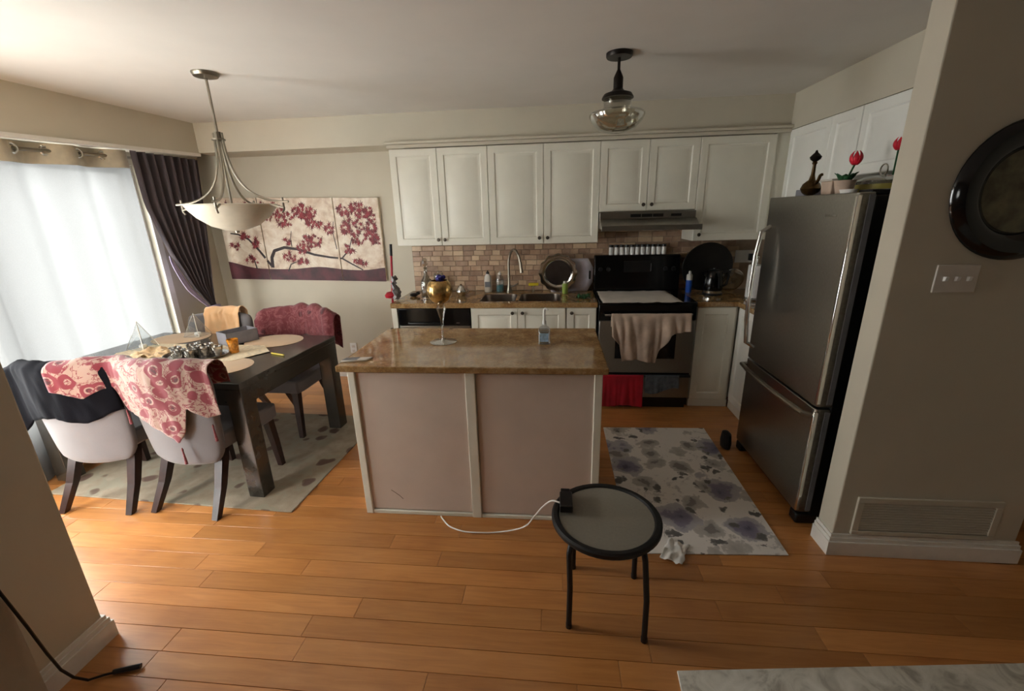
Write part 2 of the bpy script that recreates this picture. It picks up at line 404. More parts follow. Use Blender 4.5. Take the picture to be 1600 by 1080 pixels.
# partition stubs either side of the view
st('wall_partition', B().box(1.345, 2.15, 1.87, 1.985, 0, ZC), 'wall', bevel=.006, smooth=0)
st('wall_partition_left', B().box(-1.97, -1.822, .1, 1.182, 0, ZC), 'wall', bevel=.006, smooth=0)
st('wall_near_left', B().box(-1.97, -1.822, -3.1, -.35, 0, ZC).box(-1.97, -1.822, -.35, .1, 0, 1.15).box(-1.97, -1.822, -.35, .1, 1.85, ZC), 'wall', smooth=0)  # opening left for the added living-room window
st('wall_dining_front', B().box(XW-.15, -3.0, 1.0, 1.06, 0, ZC).box(-2.4, -1.97, 1.0, 1.06, 0, ZC).box(-3.0, -2.4, 1.0, 1.06, 0, .08).box(-3.0, -2.4, 1.0, 1.06, 2.16, ZC), 'wall', smooth=0)  # opening left for an added, unseen window
st('wall_behind', B().box(-1.97, 4.1, -3.2, -3.1, 0, ZC), 'wall', smooth=0)
st('wall_hall_right', B().box(3.2, 3.3, -3.1, 6.1, 0, ZC), 'wall', smooth=0)
st('wall_hall_end', B().box(2.09, 3.3, 6.1, 6.2, 0, ZC), 'wall', smooth=0)
st('wall_hall_side', B().box(2.09, 2.15, YB, 6.1, 0, ZC), 'wall', smooth=0)
# soffits (bulkheads)
st('wall_soffit_back', B().box(-3.12, 1.79, 3.822, YB, 2.203, ZC), 'wall', smooth=0)
st('wall_soffit_right', B().box(1.79, XRW, 2.04, YB, 2.19, ZC), 'wall', smooth=0)
sb = B().hexa([(XW, 1.06, 2.11), (-3.25, 1.06, 2.11), (-3.10, 3.822, 2.198), (XW, 4.163, 2.198)], [(XW, 1.06, ZC), (-3.25, 1.06, ZC), (-3.10, 3.822, ZC), (XW, 4.163, ZC)])
st('wall_soffit_left', sb, 'wall', smooth=0)
st('trim_1', B().hexa([(-3.30, 1.08, 2.085), (-3.235, 1.08, 2.085), (-3.085, 3.82, 2.175), (-3.15, 3.82, 2.175)], [(-3.30, 1.08, 2.11), (-3.235, 1.08, 2.11), (-3.085, 3.82, 2.199), (-3.15, 3.82, 2.199)]), 'trim', smooth=0)
# crown moulding above the cabinets
st('trim_2', B().box(-1.40, 1.79, 3.795, 3.822, 2.172, 2.2).box(-1.41, 1.79, 3.772, 3.822, 2.2, 2.222), 'wall', bevel=.006, smooth=0)
# baseboards with a stepped profile
STEP = ((.02, 0, .075), (.014, .075, .095), (.008, .095, .112))
b = B()
for t_, h0, h1 in STEP: b.box(1.345, 2.15+t_, 1.87-t_, 1.87, h0, h1); b.box(1.345-t_, 1.345, 1.87-t_, 1.985, h0, h1)
st('baseboard_partition', b, 'trim', smooth=0)
b = B()
for t_, h0, h1 in STEP: b.box(-1.822, -1.822+t_, .0, 1.182+t_, h0, h1); b.box(-1.97, -1.822, 1.182, 1.182+t_, h0, h1)
st('baseboard_partition_left', b, 'trim', smooth=0)
b = B()
for t_, h0, h1 in STEP: b.box(XW, -1.402, YB-t_, YB, h0, h1)
st('baseboard_back', b, 'trim', smooth=0)
b = B()
for t_, h0, h1 in STEP: b.box(XW, XW+t_, 1.08, YB-.02, h0, h1)
st('baseboard_left', b, 'trim', smooth=0)
# window_1: frame, mullion, two panes, sill
w1 = thing('window_1', None, None, (XW-.08, (WY0+WY1)/2, WZ0), kind='structure')
def winframe(w, x, y0, y1, z0, z1):
    for q in ((y0, y1, z0, z0+.07), (y0, y1, z1-.07, z1), (y0, y0+.07, z0+.07, z1-.07), (y1-.07, y1, z0+.07, z1-.07)):
        B().box(x-.05, x+.04, *q).o('window_frame', 'trim', w, bevel=.004)
    ym = (y0+y1)/2 if y1-y0 < 2 else y0+1.17
    B().box(x-.04, x+.03, ym-.045, ym+.045, z0+.07, z1-.07).o('mullion', 'trim', w, bevel=.004)
    for a, c_ in ((y0+.07, ym-.045), (ym+.045, y1-.07)):
        B().box(x-.004, x+.004, a, c_, z0+.07, z1-.07).o('pane', 'pane', w)
winframe(w1, XW-.08, WY0, WY1, WZ0, WZ1)
B().box(XW-.04, XW+.035, WY0-.04, WY1+.04, WZ0-.03, WZ0).o('window_sill', 'trim', w1, bevel=.005)
B().box(XW-.001, XW+.014, WY1, WY1+.06, WZ0-.03, WZ1+.03).o('casing', 'trim', w1, bevel=.004)
w3 = thing('added_window_living', None, None, (-1.9, -.125, 1.15), kind='structure')  # unseen window, added to light the island front from the left
winframe(w3, -1.9, -.35, .1, 1.15, 1.85)
w2 = thing('added_window_front', None, None, (-2.66, 1.03, .08), kind='structure')  # unseen window, added to brighten table, back wall and ceiling
for q in ((-3.0, -2.4, .08, .14), (-3.0, -2.4, 2.1, 2.16), (-3.0, -2.94, .14, 2.1), (-2.46, -2.4, .14, 2.1)):
    B().box(q[0], q[1], 1.0, 1.06, q[2], q[3]).o('window_frame', 'trim', w2, bevel=.004)
B().box(-2.94, -2.46, 1.026, 1.034, .14, 2.1).o('pane', 'pane', w2)

# ------------------------------------------------------------------ backsplash of small stone tiles
bs = st('wall_backsplash', B().box(-1.378, 2.085, YB-.008, YB-.0005, .918, 1.62), 'grout', smooth=0)
tme = []
for w_ in (.098, .075, .12):
    t = B(); e = .0025; h = .0455
    t.add([(0, 0, 0), (w_, 0, 0), (w_, 0, h), (0, 0, h), (e, -.006, e), (w_-e, -.006, e), (w_-e, -.006, h-e), (e, -.006, h-e)],
          [(0, 1, 5, 4), (1, 2, 6, 5), (2, 3, 7, 6), (3, 0, 4, 7), (4, 5, 6, 7)])
    me = t.mesh('tile', 0); me.materials.append(M['tile']); tme.append((w_, me))
nt = 0
for r in range(14):
    z = .9185+r*.0482
    x = -1.376 if r < 9 else .38; xe = 1.60 if r < 9 else 1.14
    off = random.uniform(0, .06); x -= 0
    first = True
    while x < xe:
        w_, me = random.choice(tme)
        if 4 > r and .38 < x < 1.02: x += w_+.003; continue
        if nt < 300:
            o = bpy.data.objects.new('tile', me); COL.objects.link(o); o.parent = bs
            o.location = Vector((x, YB-.008, z))-bs.location; nt += 1
        x += w_+.003

# ------------------------------------------------------------------ cabinets
def door_mesh(w, h, t=.02, fr=.055):
    rings = [(0, 0), (0, -t+.003), (.003, -t), (fr, -t), (fr+.008, -t+.007), (fr+.022, -t+.007), (fr+.034, -t+.0015), (min(w, h)/2-.001, -t+.0015)]
    vs = []; fs = []
    for ins, y in rings:
        vs += [(ins, y, ins), (w-ins, y, ins), (w-ins, y, h-ins), (ins, y, h-ins)]
    for k in range(len(rings)-1):
        for i in range(4): fs.append((4*k+i, 4*k+(i+1) % 4, 4*k+4+(i+1) % 4, 4*k+4+i))
    k = 4*(len(rings)-1); fs.append((k, k+1, k+2, k+3)); fs.append((3, 2, 1, 0))
    return vs, fs
KN = [(.004, 0), (.006, .004), (.005, .012), (.013, .018), (.015, .024), (.011, .029), (1e-6, .03)]
def knob(parent, x, y, z, d='y'):
    b = B(); p = [(r, q) for r, q in KN]; b.lathe(p, n=12)
    if d == 'y': b.v = [Vector((v.x+x, y-v.z, v.y+z)) for v in b.v]
    else: b.v = [Vector((x-v.z, y+v.x, z+v.y)) for v in b.v]
    return b.o('knob', 'knob', parent)
def door(parent, x0, x1, z0, z1, y, kx=None, kz=None, g=.0018):
    vs, fs = door_mesh(x1-x0-2*g, z1-z0-2*g)
    d = B().add([(v[0]+x0+g, v[1]+y, v[2]+z0+g) for v in vs], fs).o('door', 'cab', parent, smooth=25)
    if kx is not None: knob(d, kx, y-.019, kz)
    return d
def door_x(parent, y0, y1, z0, z1, x, ky=None, kz=None, g=.0018):
    vs, fs = door_mesh(y1-y0-2*g, z1-z0-2*g)
    d = B().add([(x+v[1], y1-g-v[0], v[2]+z0+g) for v in vs], fs).o('door', 'cab_lit', parent, smooth=25)
    if ky is not None: knob(d, x-.019, ky, kz, 'x')
    return d
def carcass(parent, x0, x1, y0, y1, z0, z1, name='body'):
    B().box(x0, x1, y0, y1, z0, z1).o(name, 'cab', parent, bevel=.0015)
U = [-1.3926, -.9852, -.5586, -.0945, .3646, .7501, 1.1391, 1.7052]
ZT, ZU, ZH, YU = 2.1696, 1.376, 1.625, 3.838
def upper(i, j, z0, label, knobs):
    t = thing('upper_cabinet', label, 'cabinet', ((U[i]+U[j])/2, 4.0, z0), 'white wall cabinets along the back wall')
    carcass(t, U[i], U[j], YU, YB-.016, z0, ZT)
    for k in range(i, j):
        kx = knobs[k-i]; door(t, U[k], U[k+1], z0, ZT, YU, kx, z0+.05)
upper(0, 2, ZU, 'white two-door wall cabinet nearest the painting', (-1.012, -.955))
upper(2, 4, ZU, 'white two-door wall cabinet above the sink', (-.131, -.062))
upper(4, 6, ZH, 'short white two-door wall cabinet above the range hood', (.719, .785))
upper(6, 7, ZU, 'white single-door wall cabinet right of the range hood', (1.182,))
t = thing('upper_cabinet', 'white wall cabinet on the right wall, in the corner behind the refrigerator', 'cabinet', (1.95, 3.4, ZU), 'white wall cabinets on the right wall')
ZT = 2.188
carcass(t, 1.81, XRW-.004, 2.996, YB-.016, ZU, ZT)
B().box(1.706, 1.81, YU, 3.86, ZU, ZT).o('filler_strip', 'cab', t, bevel=.002)
door_x(t, 3.291, 3.815, ZU, ZT, 1.81); door_x(t, 2.998, 3.291, ZU, ZT, 1.81)
t = thing('upper_cabinet', 'white wall cabinet on the right wall above the refrigerator', 'cabinet', (1.95, 2.5, 1.8), 'white wall cabinets on the right wall')
carcass(t, 1.81, XRW-.004, 2.045, 2.992, 1.80, ZT)
door_x(t, 2.52, 2.992, 1.80, ZT, 1.81); door_x(t, 2.05, 2.52, 1.80, ZT, 1.81)

# base units
YF = 3.556
def toe(parent, x0, x1): B().box(x0, x1, YF+.05, YF+.07, 0, .1).o('toe_kick', 'cab', parent)
t = thing('base_cabinet', 'white two-door cabinet under the sink', 'cabinet', (-.3, 3.85, 0), 'white base cabinets on the back wall')
b = B().box(-.712, -.694, YF, YB-.004, .1, .874).box(.078, .096, YF, YB-.004, .1, .874).box(-.694, .078, YF, YB-.004, .1, .118).box(-.694, .078, YB-.02, YB-.004, .118, .874).box(-.694, .078, YF, YF+.018, .7, .874)
b.o('body', 'cab', t); door(t, -.708, -.309, .1, .872, YF, -.352, .832); door(t, -.309, .092, .1, .872, YF, -.268, .832); toe(t, -.712, .096)
t = thing('base_cabinet', 'narrow white base cabinet between the sink cabinet and the range', 'cabinet', (.22, 3.85, 0), 'white base cabinets on the back wall')
carcass(t, .098, .348, YF, YB-.004, .1, .874); door(t, .102, .345, .1, .872, YF, .141, .832); toe(t, .098, .348)
t = thing('base_cabinet', 'white base cabinet right of the range, with a plain panel door', 'cabinet', (1.3, 3.85, 0), 'white base cabinets on the back wall')
carcass(t, 1.145, 1.47, YF, YB-.004, .07, .874); door(t, 1.148, 1.452, .07, .872, YF); B().box(1.145, 1.47, YF-.012, YF+.05, 0, .07).o('toe_kick', 'cab', t, bevel=.004)
t = thing('base_cabinet', 'white base cabinet on the right wall beside the refrigerator', 'cabinet', (1.78, 3.2, 0), 'white base cabinets on the right wall')
carcass(t, 1.49, XRW-.004, 2.93, YB-.004, .07, .874); door_x(t, 2.94, 3.535, .07, .872, 1.49); B().box(1.475, 1.52, 2.93, 3.54, 0, .07).o('toe_kick', 'cab', t, bevel=.004)
B().box(-1.40, -1.352, 3.53, YB-.004, 0, .874).o('end_panel', 'cab', bevel=.002, label='white end panel left of the dishwasher', category='panel')
# dishwasher
t = thing('dishwasher', 'dishwasher with black control strip and stainless door under the counter', 'dishwasher', (-1.03, 3.85, 0))
B().box(-1.345, -.72, 3.57, YB-.01, .02, .868).o('body', 'blackmat', t)
B().box(-1.343, -.722, 3.535, 3.57, .722, .868).o('control_panel', 'blackgl', t, bevel=.004)
B().box(-1.343, -.722, 3.54, 3.57, .1, .716).o('door', 'steel', t, bevel=.004)
B().tube([(-1.26, 3.535, .742), (-1.24, 3.522, .742), (-.98, 3.522, .742), (-.96, 3.535, .742)], .008).o('handle', 'black', t)
B().box(-.838, -.808, 3.533, 3.536, .742, .748).o('badge', 'chrome', t)
B().box(-1.34, -.725, 3.6, 3.62, 0, .1).o('toe_kick', 'black', t)

# worktops
def rrect(x0, x1, y0, y1, r, n=5):
    P = []
    for cx, cy, a in ((x1-r, y1-r, 0), (x0+r, y1-r, 1), (x0+r, y0+r, 2), (x1-r, y0+r, 3)):
        for i in range(n+1): q = (a+i/n)*PI/2; P.append((cx+r*math.cos(q), cy+r*math.sin(q)))
    return P
SK = [(-.645, -.335, 3.60, 3.99), (-.31, .05, 3.60, 4.0)]
ZK = .916
# left worktop built of strips around the two bowls
b = B()
xs = [-1.405, SK[0][0], SK[0][1], SK[1][0], SK[1][1], .352]
for i in range(5):
    if i in (1, 3):
        k = SK[i//2]; b.box(xs[i], xs[i+1], 3.526, k[2], .876, ZK); b.box(xs[i], xs[i+1], k[3], YB-.004, .876, ZK)
    else: b.box(xs[i], xs[i+1], 3.526, YB-.004, .876, ZK)
b.o('countertop', 'granite', smooth=0, label='brown granite countertop left of the range, with the sink set in it', category='countertop')
b = B().prism([(1.142, 3.526), (1.455, 3.526), (1.455, 2.925), (XRW-.004, 2.925), (XRW-.004, YB-.004), (1.142, YB-.004)], .876, ZK)
b.o('countertop', 'granite', bevel=.004, smooth=0, label='brown granite corner countertop right of the range', category='countertop')
# sink
t = thing('kitchen_sink', 'double-bowl stainless steel sink set in the granite counter', 'sink', (-.3, 3.8, .72))
for k, nm in ((SK[0], 'small bowl'), (SK[1], 'large bowl')):
    r0 = rrect(k[0]+.001, k[1]-.001, k[2]+.001, k[3]-.001, .07); r1 = rrect(k[0]+.012, k[1]-.012, k[2]+.012, k[3]-.012, .06); n = len(r0)
    rs = [(r0, ZK-.003), (r0, ZK-.012), (r1, .76), (rrect(k[0]+.04, k[1]-.04, k[2]+.04, k[3]-.04, .05), .745)]
    vs = [(x, y, z) for R_, z in rs for x, y in R_]; fs = [(j*n+i, j*n+(i+1) % n, (j+1)*n+(i+1) % n, (j+1)*n+i) for j in range(3) for i in range(n)]+[tuple(range(3*n, 4*n))]
    bo = B().add(vs, fs).o('bowl', 'sinksteel', t, solid=-.002)
    B().lathe([(.04, 0), (.042, .002), (.03, .004), (1e-6, .002)], ((k[0]+k[1])/2, (k[2]+k[3])/2, .746)).o('drain', 'chrome', bo)
t = thing('faucet', 'tall gooseneck pull-down kitchen faucet', 'faucet', (-.43, 4.06, ZK))
B().lathe([(.03, 0), (.03, .008), (.024, .014), (.018, .05), (.018, .07)], (-.43, 4.06, ZK)).o('base', 'nickel', t)
pth = [(-.43, 4.06, ZK+.06), (-.43, 4.06, 1.2)]
for i in range(1, 11):
    a = PI*i/10; pth.append((-.43+.035-.035*math.cos(a)+.05*i/10, 4.06-.085*(1-math.cos(a))*.75, 1.2+.115*math.sin(a)))
B().tube(pth, .011, 10).o('spout', 'nickel', t)
e = Vector(pth[-1]); B().tube([e+Vector((0, 0, .01)), e+Vector((.004, -.008, -.03)), e+Vector((.012, -.02, -.085))], [.013, .014, .017], 10).o('spray_head', 'nickel', t)
B().tube([(-.412, 4.055, ZK+.05), (-.38, 4.04, ZK+.062), (-.345, 4.02, ZK+.085)], [.008, .007, .006]).o('lever', 'nickel', t)

# ------------------------------------------------------------------ range
RX0, RX1, RY = .362, 1.13, 3.495
t = thing('range', 'freestanding black and stainless electric range with towels on its handles', 'stove', (.746, 3.8, 0))
B().box(RX0, RX1, RY+.03, 4.08, .02, .905).o('body', 'blackmat', t, bevel=.003)
B().box(RX0-.003, RX1+.003, RY, 4.1, .905, .924).o('cooktop', 'blackgl', t, bevel=.005)
B().box(RX0, RX1, RY, RY+.03, .775, .904).o('front_lip', 'blackgl', t, bevel=.004)
dr = B().box(RX0+.004, RX1-.004, RY-.012, RY+.03, .325, .772).o('oven_door', 'steel', t, bevel=.004)
B().box(.50, .985, RY-.015, RY-.01, .45, .66).o('oven_window', 'blackgl', dr, bevel=.003)
hb = [(RX0+.04, RY-.01, .83), (RX0+.045, RY-.05, .83), (RX0+.2, RY-.058, .831), (RX1-.2, RY-.058, .831), (RX1-.045, RY-.05, .832), (RX1-.04, RY-.01, .832)]
B().tube(hb, .009, 10).o('oven_handle', 'chrome', t)
b = B().box(RX0+.004, RX1-.004, RY-.008, RY+.03, .10, .30)
d2 = b.o('drawer', 'steel', t, bevel=.004)
B().box(RX0+.004, RX1-.004, RY-.022, RY-.008, .288, .308).o('drawer_pull', 'black', d2, bevel=.003)
B().box(RX0+.02, RX1-.02, RY+.02, RY+.04, 0, .1).o('kick_plate', 'black', t)
# back guard leaning back
bgd = B().hexa([(RX0, 4.05, .922), (RX1, 4.05, .922), (RX1, 4.135, .922), (RX0, 4.135, .922)], [(RX0, 4.075, 1.245), (RX1, 4.075, 1.245), (RX1, 4.135, 1.245), (RX0, 4.135, 1.245)]).o('backguard', 'blackgl', t, bevel=.01)
B().hexa([(.63, 4.056, 1.09), (.87, 4.056, 1.09), (.87, 4.07, 1.09), (.63, 4.07, 1.09)], [(.63, 4.063, 1.19), (.87, 4.063, 1.19), (.87, 4.077, 1.19), (.63, 4.077, 1.19)]).o('clock_display', 'black', bgd)
B().box(.868, .873, 4.055, 4.066, 1.1, 1.17).o('display_edge', 'greyplas', bgd)
for kx in (.42, .49, 1.0, 1.07):
    B().cyl((kx, 4.065, 1.12), (kx, 4.035, 1.118), .02, .017).o('control_knob', 'blackmat', bgd)
for cx, cy, rr in ((.55, 3.66, .1), (.93, 3.66, .08), (.55, 3.93, .08), (.93, 3.93, .1)):
    B().tube([(cx+rr*math.cos(a*PI/12), cy+rr*math.sin(a*PI/12), .9242) for a in range(24)], .0008, 4, True).o('burner_ring', 'greyplas', t)
# range hood
t = thing('range_hood', 'stainless steel under-cabinet range hood with vent slots', 'range hood', (.75, 3.85, 1.5))
b = B().hexa([(.368, 3.60, 1.49), (1.135, 3.60, 1.49), (1.135, YB-.016, 1.49), (.368, YB-.016, 1.49)], [(.368, 3.74, 1.565), (1.135, 3.74, 1.565), (1.135, YB-.016, 1.565), (.368, YB-.016, 1.565)])
b.o('canopy', 'steel', t, bevel=.004)
B().box(.368, 1.135, 3.77, YB-.016, 1.565, 1.622).o('fan_housing', 'steel', t, bevel=.003)
B().box(.366, 1.137, 3.585, 3.60, 1.478, 1.52).o('front_lip', 'steel', t, bevel=.003)
for a, c_ in ((.616, .70), (.706, .79), (.796, .878)): B().box(a, c_, 3.766, 3.772, 1.578, 1.602).o('vent_slot', 'black', t)
B().box(.939, 1.02, 3.764, 3.772, 1.58, 1.6).o('switch_panel', 'black', t)

# ------------------------------------------------------------------ refrigerator
FX, FY0, FY1, FH, FS = 1.2815, 2.07, 2.872, 1.683, .677
t = thing('refrigerator', 'stainless bottom-freezer refrigerator with black sides', 'refrigerator', (1.68, 2.47, 0))
B().box(1.355, 2.06, FY0+.004, FY1-.004, .02, FH-.012).o('body', 'fridgeside', t, bevel=.006)
def fdoor(z0, z1, nm):
    # rounded near/far vertical edges
    P = [(1.352, FY0), (1.352, FY1), (FX+.012, FY1), (FX+.003, FY1-.008), (FX, FY1-.03), (FX, FY0+.03), (FX+.003, FY0+.008), (FX+.012, FY0)]
    d = B().prism(P, z0, z1).o(nm, 'steelv', t, bevel=.004, smooth=30)
    return d
d1 = fdoor(FS+.006, FH, 'fridge_door'); d2 = fdoor(.075, FS-.006, 'freezer_door')
for d, z0, z1 in ((d1, FS+.02, FH-.01), (d2, .085, FS-.02)):
    B().box(FX-.004, FX+.02, FY0-.004, FY0+.012, z0, z1).o('edge_trim', 'chrome', d, bevel=.004)
    B().box(1.328, 1.352, FY0-.003, FY0+.004, z0, z1).o('door_gasket', 'greyplas', d)
hp = [(FX, 2.80, 1.52), (FX-.05, 2.80, 1.49), (FX-.066, 2.80, 1.35), (FX-.07, 2.80, 1.15), (FX-.066, 2.80, .95), (FX-.05, 2.80, .80), (FX, 2.80, .77)]
B().tube(hp, .013, 10).o('handle', 'chrome', d1)
hp = [(FX, 2.865, .63), (FX-.035, 2.85, .635), (FX-.06, 2.7, .645), (FX-.07, 2.47, .648), (FX-.06, 2.25, .645), (FX-.035, 2.11, .635), (FX, 2.09, .63)]
B().tube(hp, .014, 10).o('handle', 'nickel', d2)
B().box(FX-.0015, FX+.001, 2.19, 2.275, 1.581, 1.592).o('badge', 'chrome', d1)
B().box(1.33, 2.0, FY0+.02, FY1-.02, .015, .07).o('toe_grille', 'black', t)
B().box(1.29, 1.4, FY0, FY0+.07, 0, .06).o('foot', 'black', t, bevel=.01)
B().box(1.29, 1.4, FY1-.07, FY1, 0, .06).o('foot', 'black', t, bevel=.01)
B().box(1.34, 1.42, FY0+.01, FY0+.1, FH-.012, FH+.012).o('hinge_cover', 'black', t, bevel=.006)
b = B().lathe([(.02, 0), (.05, .008), (.055, .05), (.045, .11), (.02, .125), (1e-6, .127)], (1.215, 2.86, 0), 16, .6, 1.1)
b.o('rubber_doorstop', 'blackmat', label='small dark grey rubber stop on the floor by the refrigerator corner', category='doorstop')

# ------------------------------------------------------------------ island
IL, IR, IF, IB = -1.072, .2374, 2.012, 2.69
t = thing('kitchen_island', 'white kitchen island with panelled front and vertical battens', 'island', ((IL+IR)/2, 2.35, 0))
B().box(IL+.008, IR-.008, IF+.012, IB, 0, .874).o('body', 'isl', t)
B().box(IL+.03, -.455, IF+.004, IF+.014, .03, .86).o('front_panel', 'isl', t)
B().box(-.395, IR-.03, IF+.004, IF+.014, .03, .86).o('front_panel', 'isl', t)
for a, c_ in ((IL, IL+.04), (-.452, -.40), (IR-.04, IR)):
    B().box(a, c_, IF-.008, IF+.012, 0, .874).o('batten', 'cab', t, bevel=.004)
B().box(IL+.04, -.452, IF-.004, IF+.012, 0, .022).o('bottom_rail', 'cab', t, bevel=.003)
B().box(-.40, IR-.04, IF-.004, IF+.012, 0, .022).o('bottom_rail', 'cab', t, bevel=.003)
B().box(IL, IL+.012, IF+.012, IB, 0, .874).o('side_panel', 'isl', t); B().box(IR-.012, IR, IF+.012, IB, 0, .874).o('side_panel', 'isl', t)
B().tube([(-.915, IF+.003, .155), (-.87, IF+.003, .12), (-.85, IF+.003, .098)], .0016, 5).o('scratch', 'scar', t)
b = B().prism([(-1.118, 1.978), (.262, 1.978), (.262, 2.74), (-1.07, 2.74), (-1.118, 2.70)], .875, .909)
b.o('island_countertop', 'granite', bevel=.006, smooth=0, label='brown granite slab on top of the kitchen island', category='countertop')

# ------------------------------------------------------------------ dining furniture
TR = math.radians(-3.2); TC = (-2.49, 2.625)
t = thing('dining_table', 'dark stained rectangular dining table with thick square legs', 'table', (TC[0], TC[1], 0), rot=TR)
TX, TY = .765, .50
B().box(-TX, TX, -TY, TY, .718, .758).o('tabletop', 'tabwood', t, bevel=.004)
for sy in (-1, 1): B().box(-TX+.1, TX-.1, min(sy*(TY-.004), sy*(TY-.03)), max(sy*(TY-.004), sy*(TY-.03)), .62, .718).o('apron', 'tabwood', t)
for sx in (-1, 1): B().box(min(sx*(TX-.004), sx*(TX-.03)), max(sx*(TX-.004), sx*(TX-.03)), -TY+.1, TY-.1, .62, .718).o('apron', 'tabwood', t)
for sx in (-1, 1):
    for sy in (-1, 1):
        a, b_ = sx*(TX-.004), sy*(TY-.004); q = .1
        B().box(min(a, a-sx*q), max(a, a-sx*q), min(b_, b_-sy*q), max(b_, b_-sy*q), .0095, .718).o('leg', 'tabwood', t, bevel=.004)
TM = Matrix.Translation((TC[0], TC[1], 0)) @ Matrix.Rotation(TR, 4, 'Z')
HW = .295; ZBK0, ZBK1 = .30, .875
def backpt(lx, z, side=0.0):
    """outer back surface of a chair in its own frame (chair faces +y); side = distance inward"""
    u = lx/HW; v = (z-ZBK0)/(ZBK1-ZBK0)
    return Vector((lx*(1-side*.5), -.235-.055*v+.085*min(u*u, 1.3)+side, z))
def make_chair(loc, rot, label):
    t = thing('dining_chair', label, 'chair', loc, 'grey barrel-back dining chairs around the table', rot=rot)
    def fn(u, v):
        uu = 2*u-1; w = HW*(.84+.16*min(1, v*1.25))
        e = 1-.16*max(0, 1-v/.16)**2-.05*max(0, (v-.92)/.08)**2
        z = ZBK0+(ZBK1-ZBK0)*v + .02*(1-uu*uu)*(1 if v > .5 else -.6)*abs(v-.5)*2
        p = backpt(uu*w*e, min(z, ZBK1)); p.z = z; return p
    B().grid(fn, 14, 10).o('backrest', 'chairfab', t, solid=-.062, sub=1)
    def seat(u, v):
        a = 2*u-1; c_ = 2*v-1; return Vector((a*(.235+.015*v)*(1-.06*abs(c_)**6), -.20+.48*v, .475+.018*(1-a*a)*(1-c_*c_)))
    b = B().grid(seat, 8, 8); o = B()
    o.v = list(b.v)+[Vector((p.x, p.y, .375)) for p in b.v]; n = 81; o.f = list(b.f)+[tuple(reversed([i+n for i in f])) for f in b.f]
    ed = [i for i in range(9)]+[9*j+8 for j in range(1, 9)]+[80-i for i in range(1, 9)]+[9*j for j in range(7, 0, -1)]
    for i in range(len(ed)): a, c_ = ed[i], ed[(i+1) % len(ed)]; o.f.append((a, c_, c_+n, a+n))
    o.o('seat', 'chairfab', t, bevel=.014, smooth=60)
    for sx in (-1, 1):
        o = B(); K = [((.19, .235), .38, .024), ((.195, .255), .2, .021), ((.2, .27), 0.012, .017)]
        for (p0, z0, r0), (p1, z1, r1) in zip(K, K[1:]):
            o.hexa([(sx*p1[0]-r1, p1[1]-r1, z1), (sx*p1[0]+r1, p1[1]-r1, z1), (sx*p1[0]+r1, p1[1]+r1, z1), (sx*p1[0]-r1, p1[1]+r1, z1)],
                   [(sx*p0[0]-r0, p0[1]-r0, z0), (sx*p0[0]+r0, p0[1]-r0, z0), (sx*p0[0]+r0, p0[1]+r0, z0), (sx*p0[0]-r0, p0[1]+r0, z0)])
        o.o('leg', 'darkwood', t, smooth=0)
        o = B(); K = [((.18, -.12), .38, .026), ((.186, -.145), .3, .026), ((.196, -.2), .16, .023), ((.21, -.285), 0.004, .018)]
        for (p0, z0, r0), (p1, z1, r1) in zip(K, K[1:]):
            o.hexa([(sx*p1[0]-r1, p1[1]-r1, z1), (sx*p1[0]+r1, p1[1]-r1, z1), (sx*p1[0]+r1, p1[1]+r1, z1), (sx*p1[0]-r1, p1[1]+r1, z1)],
                   [(sx*p0[0]-r0, p0[1]-r0, z0), (sx*p0[0]+r0, p0[1]-r0, z0), (sx*p0[0]+r0, p0[1]+r0, z0), (sx*p0[0]-r0, p0[1]+r0, z0)])
        o.o('leg', 'darkwood', t, smooth=0)
    return t
CH1 = ((-2.69, 2.185, 0), math.radians(2)); CH2 = ((-2.10, 2.20, 0), math.radians(-5.5))
CH3 = ((-2.13, 3.10, 0), math.radians(178)); CH4 = ((-2.80, 3.10, 0), math.radians(182))
make_chair(*CH1, 'grey dining chair with its back to the viewer, black garment over it')
make_chair(*CH2, 'grey dining chair with its back to the viewer, red paisley cloth over it')
make_chair(*CH3, 'grey dining chair on the far side of the table under a wine-red cloth')
make_chair(*CH4, 'grey dining chair on the far side of the table with a peach towel')
def cmat(c): return Matrix.Translation(c[0]) @ Matrix.Rotation(c[1], 4, 'Z')
def nz(x, y, z, s=6.0): return noise.noise(Vector((x*s, y*s, z*s)))
